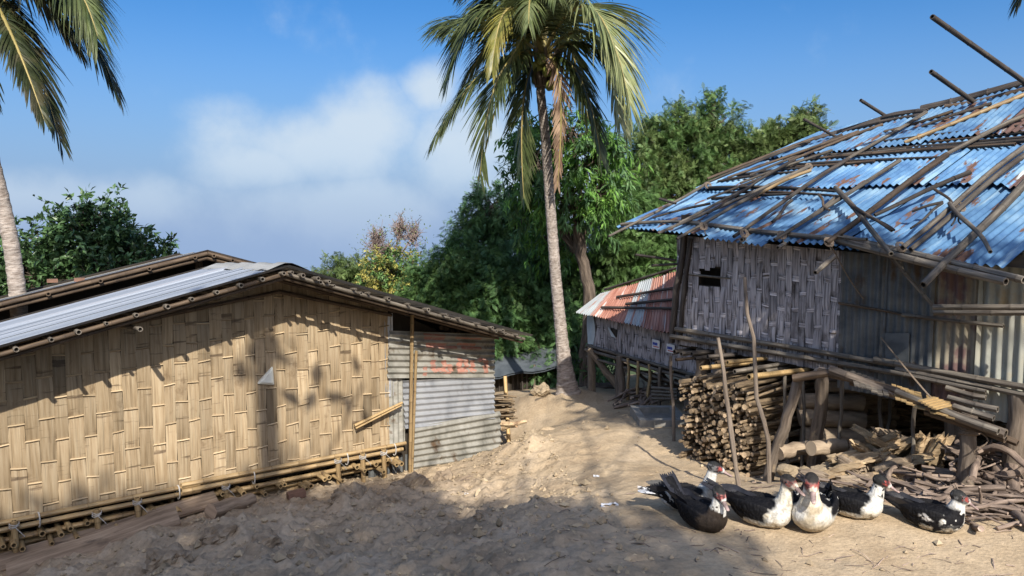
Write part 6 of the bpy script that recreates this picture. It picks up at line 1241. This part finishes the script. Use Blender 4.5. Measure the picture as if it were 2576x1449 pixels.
    bl = loft([(H+fw*a*HS+up*b*HS, sd*w*HS, up*h*HS) for a, w, h, b in ((.050, .014, .013, -.006), (.066, .0135, .011, -.011), (.085, .0125, .0075, -.017), (.102, .0125, .006, -.021), (.114, .010, .0045, -.023), (.119, .005, .003, -.024))], 12); bl.var = [1.0 if i < len(bl.v)*.5 else 1.5 for i in range(len(bl.v))]
    build('bill', bl, MT['bill'], t)
    for sg in (1, -1):
        e = MB(); rock_mesh(e, H+fw*.022+sd*sg*.041+up*.014, .008, (1, 1, 1), rough=0); e.sm = [True]*len(e.sm); build('eye', e, MT['eye'], t)
    # long folded flight feathers over the rump and the tail fan
    wf = MB(); tf = MB()
    for sg in (1, -1):
        for q in range(5):
            a = Vector((-.03-.02*q, sg*(.108-.012*q), .165+.006*q)); b = Vector((-.27-.018*q, sg*(.035+.006*q), .168+.012*q)); m = a.lerp(b, .5)+Vector((0, sg*.016, .012)); wf.grid([[p+Vector((0, sg*k*w*.35, k*w)) for k in (-1, 0, 1)] for p, w in ((a, .010), (a.lerp(m, .6), .016), (m, .018), (b.lerp(m, .4), .015), (b, .004))], random.uniform(.8, 1.2))
    for q in range(7):
        k = q-3; a = Vector((-.20, k*.012, .150)); b = Vector((-.22-(tail_len+.03)*ty, -tail_len*tsn+k*.022, .150+tail_up*tail_len*1.15+.004*abs(k))); tf.grid([[p+Vector((0, j*w, .004*(j == 0)+.002*q % .005)) for j in (-1, 0, 1)] for p, w in ((a, .012), (a.lerp(b, .5), .017), (a.lerp(b, .85), .016), (b, .005))], random.uniform(.8, 1.2))
    wt, tt_ = paint.__dict__.get('wing', 'feather_black'), paint.__dict__.get('tail', 'feather_black')
    build('wing_feather', wf, MT[wt], t); build('tail_feather', tf, MT[tt_], t)
    t.rotation_euler = (0, 0, yaw); t.scale = (sc, sc, sc)
    return t
MT['feather_black'] = mat('black_feather', [(.010, .010, .013), (.022, .022, .028)], (20, 20, 20), rough=.45, bump=.2, coord='Object', spec=.4)
MT['feather_pied'] = mat('pied_feather', [(.02, .02, .022), (.05, .05, .05), (.6, .6, .6), (.7, .7, .7)], (22, 22, 22), rough=.6, bump=.2, coord='Object', lo=.44, hi=.58)
Wt, Cr, Dk, Bn = (.66, .65, .61), (.50, .425, .305), (.016, .016, .019), (.045, .034, .026)
def pA(lay, d):   # white neck, black and white body
    lay(d['breast'], Wt); lay(d['neck'], Wt); lay((d['n1'] > .06)*(d['x'] < .05), Wt); lay((d['x'] < -.14)*(d['n1'] > -.05), (.6, .6, .6)); lay(d['head'], (.035, .035, .037)); lay(d['head']*(d['n2'] > .12)*.5, (.25, .25, .25))
pA.tail = 'feather_pied'
def pB(lay, d):   # nearly all black, white bib on the throat
    lay(d['breast'], Bn); lay(d['neck']*(d['z'] < .285)*(d['n2'] > -.18), Wt); lay(d['breast']*(d['z'] > .165)*(d['n1'] > .0), Wt); lay(d['head']*.9, (.03, .03, .03)); lay(d['face']*(d['lf'] > .035), (.55, .22, .2))
def pC(lay, d):   # cream breast with faint speckles, brown-grey head
    lay(np.maximum(d['breast'], d['belly']*.9), Wt); lay(d['breast']*np.clip(.5+d['n1']*1.5, 0, .8), Cr); lay(d['neck'], (.70, .66, .56)); lay(d['breast']*(d['n2'] > .24)*.45, (.25, .22, .17)); lay(d['head'], (.11, .085, .075)); lay(d['head']*(d['lu'] < -.005)*.8, (.34, .30, .27))
def pD(lay, d):   # cream front and flank, black wing with a white edge
    lay(np.maximum(d['breast'], d['belly']), Wt); lay(np.clip((.13-d['z'])/.03, 0, 1)*(d['x'] > -.1), Wt); lay(d['breast']*np.clip(.7+d['n1']*1.5, 0, .95), Cr); lay(np.clip((.12-d['z'])/.05, 0, .85)*(d['x'] > -.05), Cr); lay(d['neck'], (.70, .64, .52)); lay(d['breast']*(d['n2'] > .2)*.3, (.35, .27, .17)); lay((d['x'] < .06)*(np.abs(d['n1']-.12) < .04), Wt); lay(d['head'], (.22, .16, .14)); lay(d['face']*.3, (.5, .05, .05))
def pE(lay, d):   # white breast, black cap and hind neck
    lay(np.maximum(d['breast'], d['belly']), Wt); lay(d['neck'], Wt); lay(d['neck']*(d['n2'] > .12), (.04, .04, .04)); lay(d['breast']*(d['z'] < .09)*(d['n1'] > .08), (.05, .05, .05)); lay(d['breast']*(d['z'] < .1)*.5, Cr); lay(d['head'], (.025, .025, .025))
def pF(lay, d):   # black with grey mottling, white bib and wing patch
    lay(d['breast']*(d['n1'] > -.16), Wt); lay(d['breast']*(d['z'] < .105)*np.clip(.9+d['n2']*2, 0, 1), (.05, .05, .05)); lay(d['neck']*(d['z'] < .27), Wt); lay(np.clip((d['n2']+d['n1']*.8-.02)/.12, 0, .85)*(np.abs(d['y']) > .08)*np.clip(1-((d['x']+.02)/.07)**2-((d['z']-.14)/.035)**2, 0, 1)*1.6, (.55, .54, .53)); lay(np.clip((d['n2']-.05)/.1, 0, 1)*d['belly'], (.4, .4, .38)); lay(d['head'], (.03, .03, .03)); lay(d['head']*(d['n2'] > .05)*.6, (.22, .22, .22))
R_ = math.radians
def ducks():
    duck('black and white pied duck with long white neck, hindmost of the group at the left', 1728, 1283, R_(-8), .98, (.215, .385), R_(-5), R_(-12), pA, .05)
    duck('almost all black duck with white throat bib and raised tail, front left', 1765, 1327, R_(-58), 1.0, (.170, .335), R_(-16), R_(-22), pB, 1.0, R_(0), tail_len=.15)
    duck('cream breasted duck with brown grey head between the black duck and the red faced one', 1915, 1318, R_(-38), 1.06, (.185, .365), R_(-25), R_(-8), pC, .35, tail_len=.2)
    duck('cream duck facing the camera with bright red face and black wing', 2044, 1322, R_(-118), 1.22, (.165, .340), R_(14), R_(-22), pD, .05)
    duck('white breasted duck with black cap turned to the right, behind the red faced duck', 2148, 1298, R_(-30), .95, (.185, .335), R_(5), R_(-16), pE, .55, tail_len=.2)
    duck('mottled black duck with white bib, rightmost and apart from the others', 2345, 1330, R_(-36), .97, (.165, .300), R_(14), R_(-20), pF, .45, tail_len=.2)
ducks()
# ------------------------------------------------------------------ trees and added leaf masses behind the viewer that throw the shade
def shade_makers():
    def shade_tree(name, lab, x, y, z0, blobs, ncl, seed, sc=1.0, tr=.10):
        t = thing(name, (x, y, z0), lab, 'tree', 'trees behind the viewer'); r = np.random.default_rng(seed); mb = MB(); C = []
        for cx, cy, cz, R in blobs:
            n = int(ncl*R*R); d = r.normal(0, 1, (n, 3)); d /= np.linalg.norm(d, axis=1, keepdims=True); C.append(np.array([cx, cy, cz])+d*R*(.35+.65*r.random((n, 1)))); mb.stick((x, y, z0+2), (cx, cy, cz), tr*.2, .02, .04)
        mb.stick((x, y, z0-.2), (x, y, blobs[0][2]), tr, tr*.7, .01, 10); build('trunk', mb, MT['bark'], t)
        C = np.concatenate(C); idx = np.repeat(np.arange(len(C)), 9); pos = C[idx]+r.normal(0, .2, (len(idx), 3)); leaf_mesh('foliage', 'shade', pos, r.normal(0, 1, (len(idx), 3)), r.uniform(.7, 1.2, len(idx))*sc, r.uniform(.8, 1.2, len(idx)), 'leaf_dark', t)
    back = lambda p, h: Vector(p)-LDIR*((h-p[2])/(-LDIR.z))     # where the sun ray through p passes height h
    # added unseen leaf masses, laid along the sun's rays to shade the near ground
    poly = [(1.75, 4.6), (1.52, 5.4), (1.30, 5.9), (.3, 6.6), (-.6, 7.45), (-1.3, 8.6), (-2.2, 8.7), (-3.6, 7.75), (-4.9, 6.6), (-6.5, 5.2), (-6.5, 2), (2.6, 2), (2.4, 4.0)]
    def inside(x, y):
        c = False
        for (x0, y0), (x1, y1) in zip(poly, poly[1:]+poly[:1]):
            if (y0 > y) != (y1 > y) and x < (x1-x0)*(y-y0)/(y1-y0)+x0: c = not c
        return c
    r = np.random.default_rng(3); pts = []
    while len(pts) < 900:
        x, y = r.uniform(-6.6, 2.7), r.uniform(2, 9)
        if inside(x, y): pts.append((x, y))
    pts = np.array(pts); pts += r.normal(0, .06, pts.shape)
    for k, (x0, x1, lab) in enumerate([(-9, -3.2, 'unseen leaf mass added to shade the near ground, westmost of the row'), (-3.2, -.4, 'unseen leaf mass added to shade the near ground, middle of the row'), (-.4, 9, 'unseen leaf mass added to shade the near ground, eastmost of the row')]):
        sel = pts[(pts[:, 0] >= x0) & (pts[:, 0] < x1)]; C = np.array([list(back((x, y, .1-.11*max(0, y-5)), 10.5+r.uniform(-1.3, 1.3))) for x, y in sel]); c = C.mean(0)
        t = thing('added_shade_mass', (c[0], c[1], 1.5), lab, 'tree', 'leaf masses added behind the viewer for shade'); mb = MB(); mb.stick((c[0], c[1], 1.2), (c[0], c[1], 10), .2, .12, .01, 10)
        for q in range(0, len(C), 12): mb.stick((c[0], c[1], 8), C[q], .03, .01, .03)
        build('trunk', mb, MT['bark'], t); idx = np.repeat(np.arange(len(C)), 14); pos = C[idx]+r.normal(0, .13, (len(idx), 3))
        leaf_mesh('foliage', 'shade', pos, r.normal(0, 1, (len(idx), 3)), r.uniform(.6, 1.0, len(idx)), r.uniform(.8, 1.2, len(idx)), 'leaf_mid', t)
    # trees: one dapples the grey woven wall and the roof, one the middle of the path, one stripes the golden wall
    B = lambda p, h, R: (*back(p, h), R)
    shade_tree('shade_tree', 'leafy tree behind the viewer shading the grey woven wall', 7.6, -3.2, .9, [B((2.3, 9.2, 1.3), 8.6, .75), B((2.9, 8.3, 1.25), 8.8, .75), B((3.4, 7.4, 1.3), 8.6, .6), B((2.5, 9.6, 2.0), 9.6, .7)], 22, 5)
    shade_tree('shade_tree', 'spreading tree behind the viewer dappling the middle of the path', 1.0, -4.5, 1.0, [B((.9, 10.9, -.5), 9.5, .9), B((1.9, 10.4, -.4), 9.2, .7), B((.2, 9.2, -.5), 8.6, .55), B((.9, 8.6, -.4), 8.2, .3)], 3, 6)
    shade_tree('shade_tree', 'slim tree behind the viewer striping the golden bamboo wall', -.62, -1.5, .8, [(-.62, -1.5, 9.4, .6)], 10, 7, tr=.17)
    shade_tree('shade_tree', 'sparse tree behind the viewer mottling the right part of the golden wall', -1.2, -2.4, .9, [B((-1.9, 9.8, .3), 6.6, .45), B((-2.5, 9.4, -.4), 6.2, .4), B((-1.0, 10.6, -.8), 6.2, .4)], 6, 8)
shade_makers()
for _o in bpy.data.objects:
    if '_w' in _o: del _o['_w']
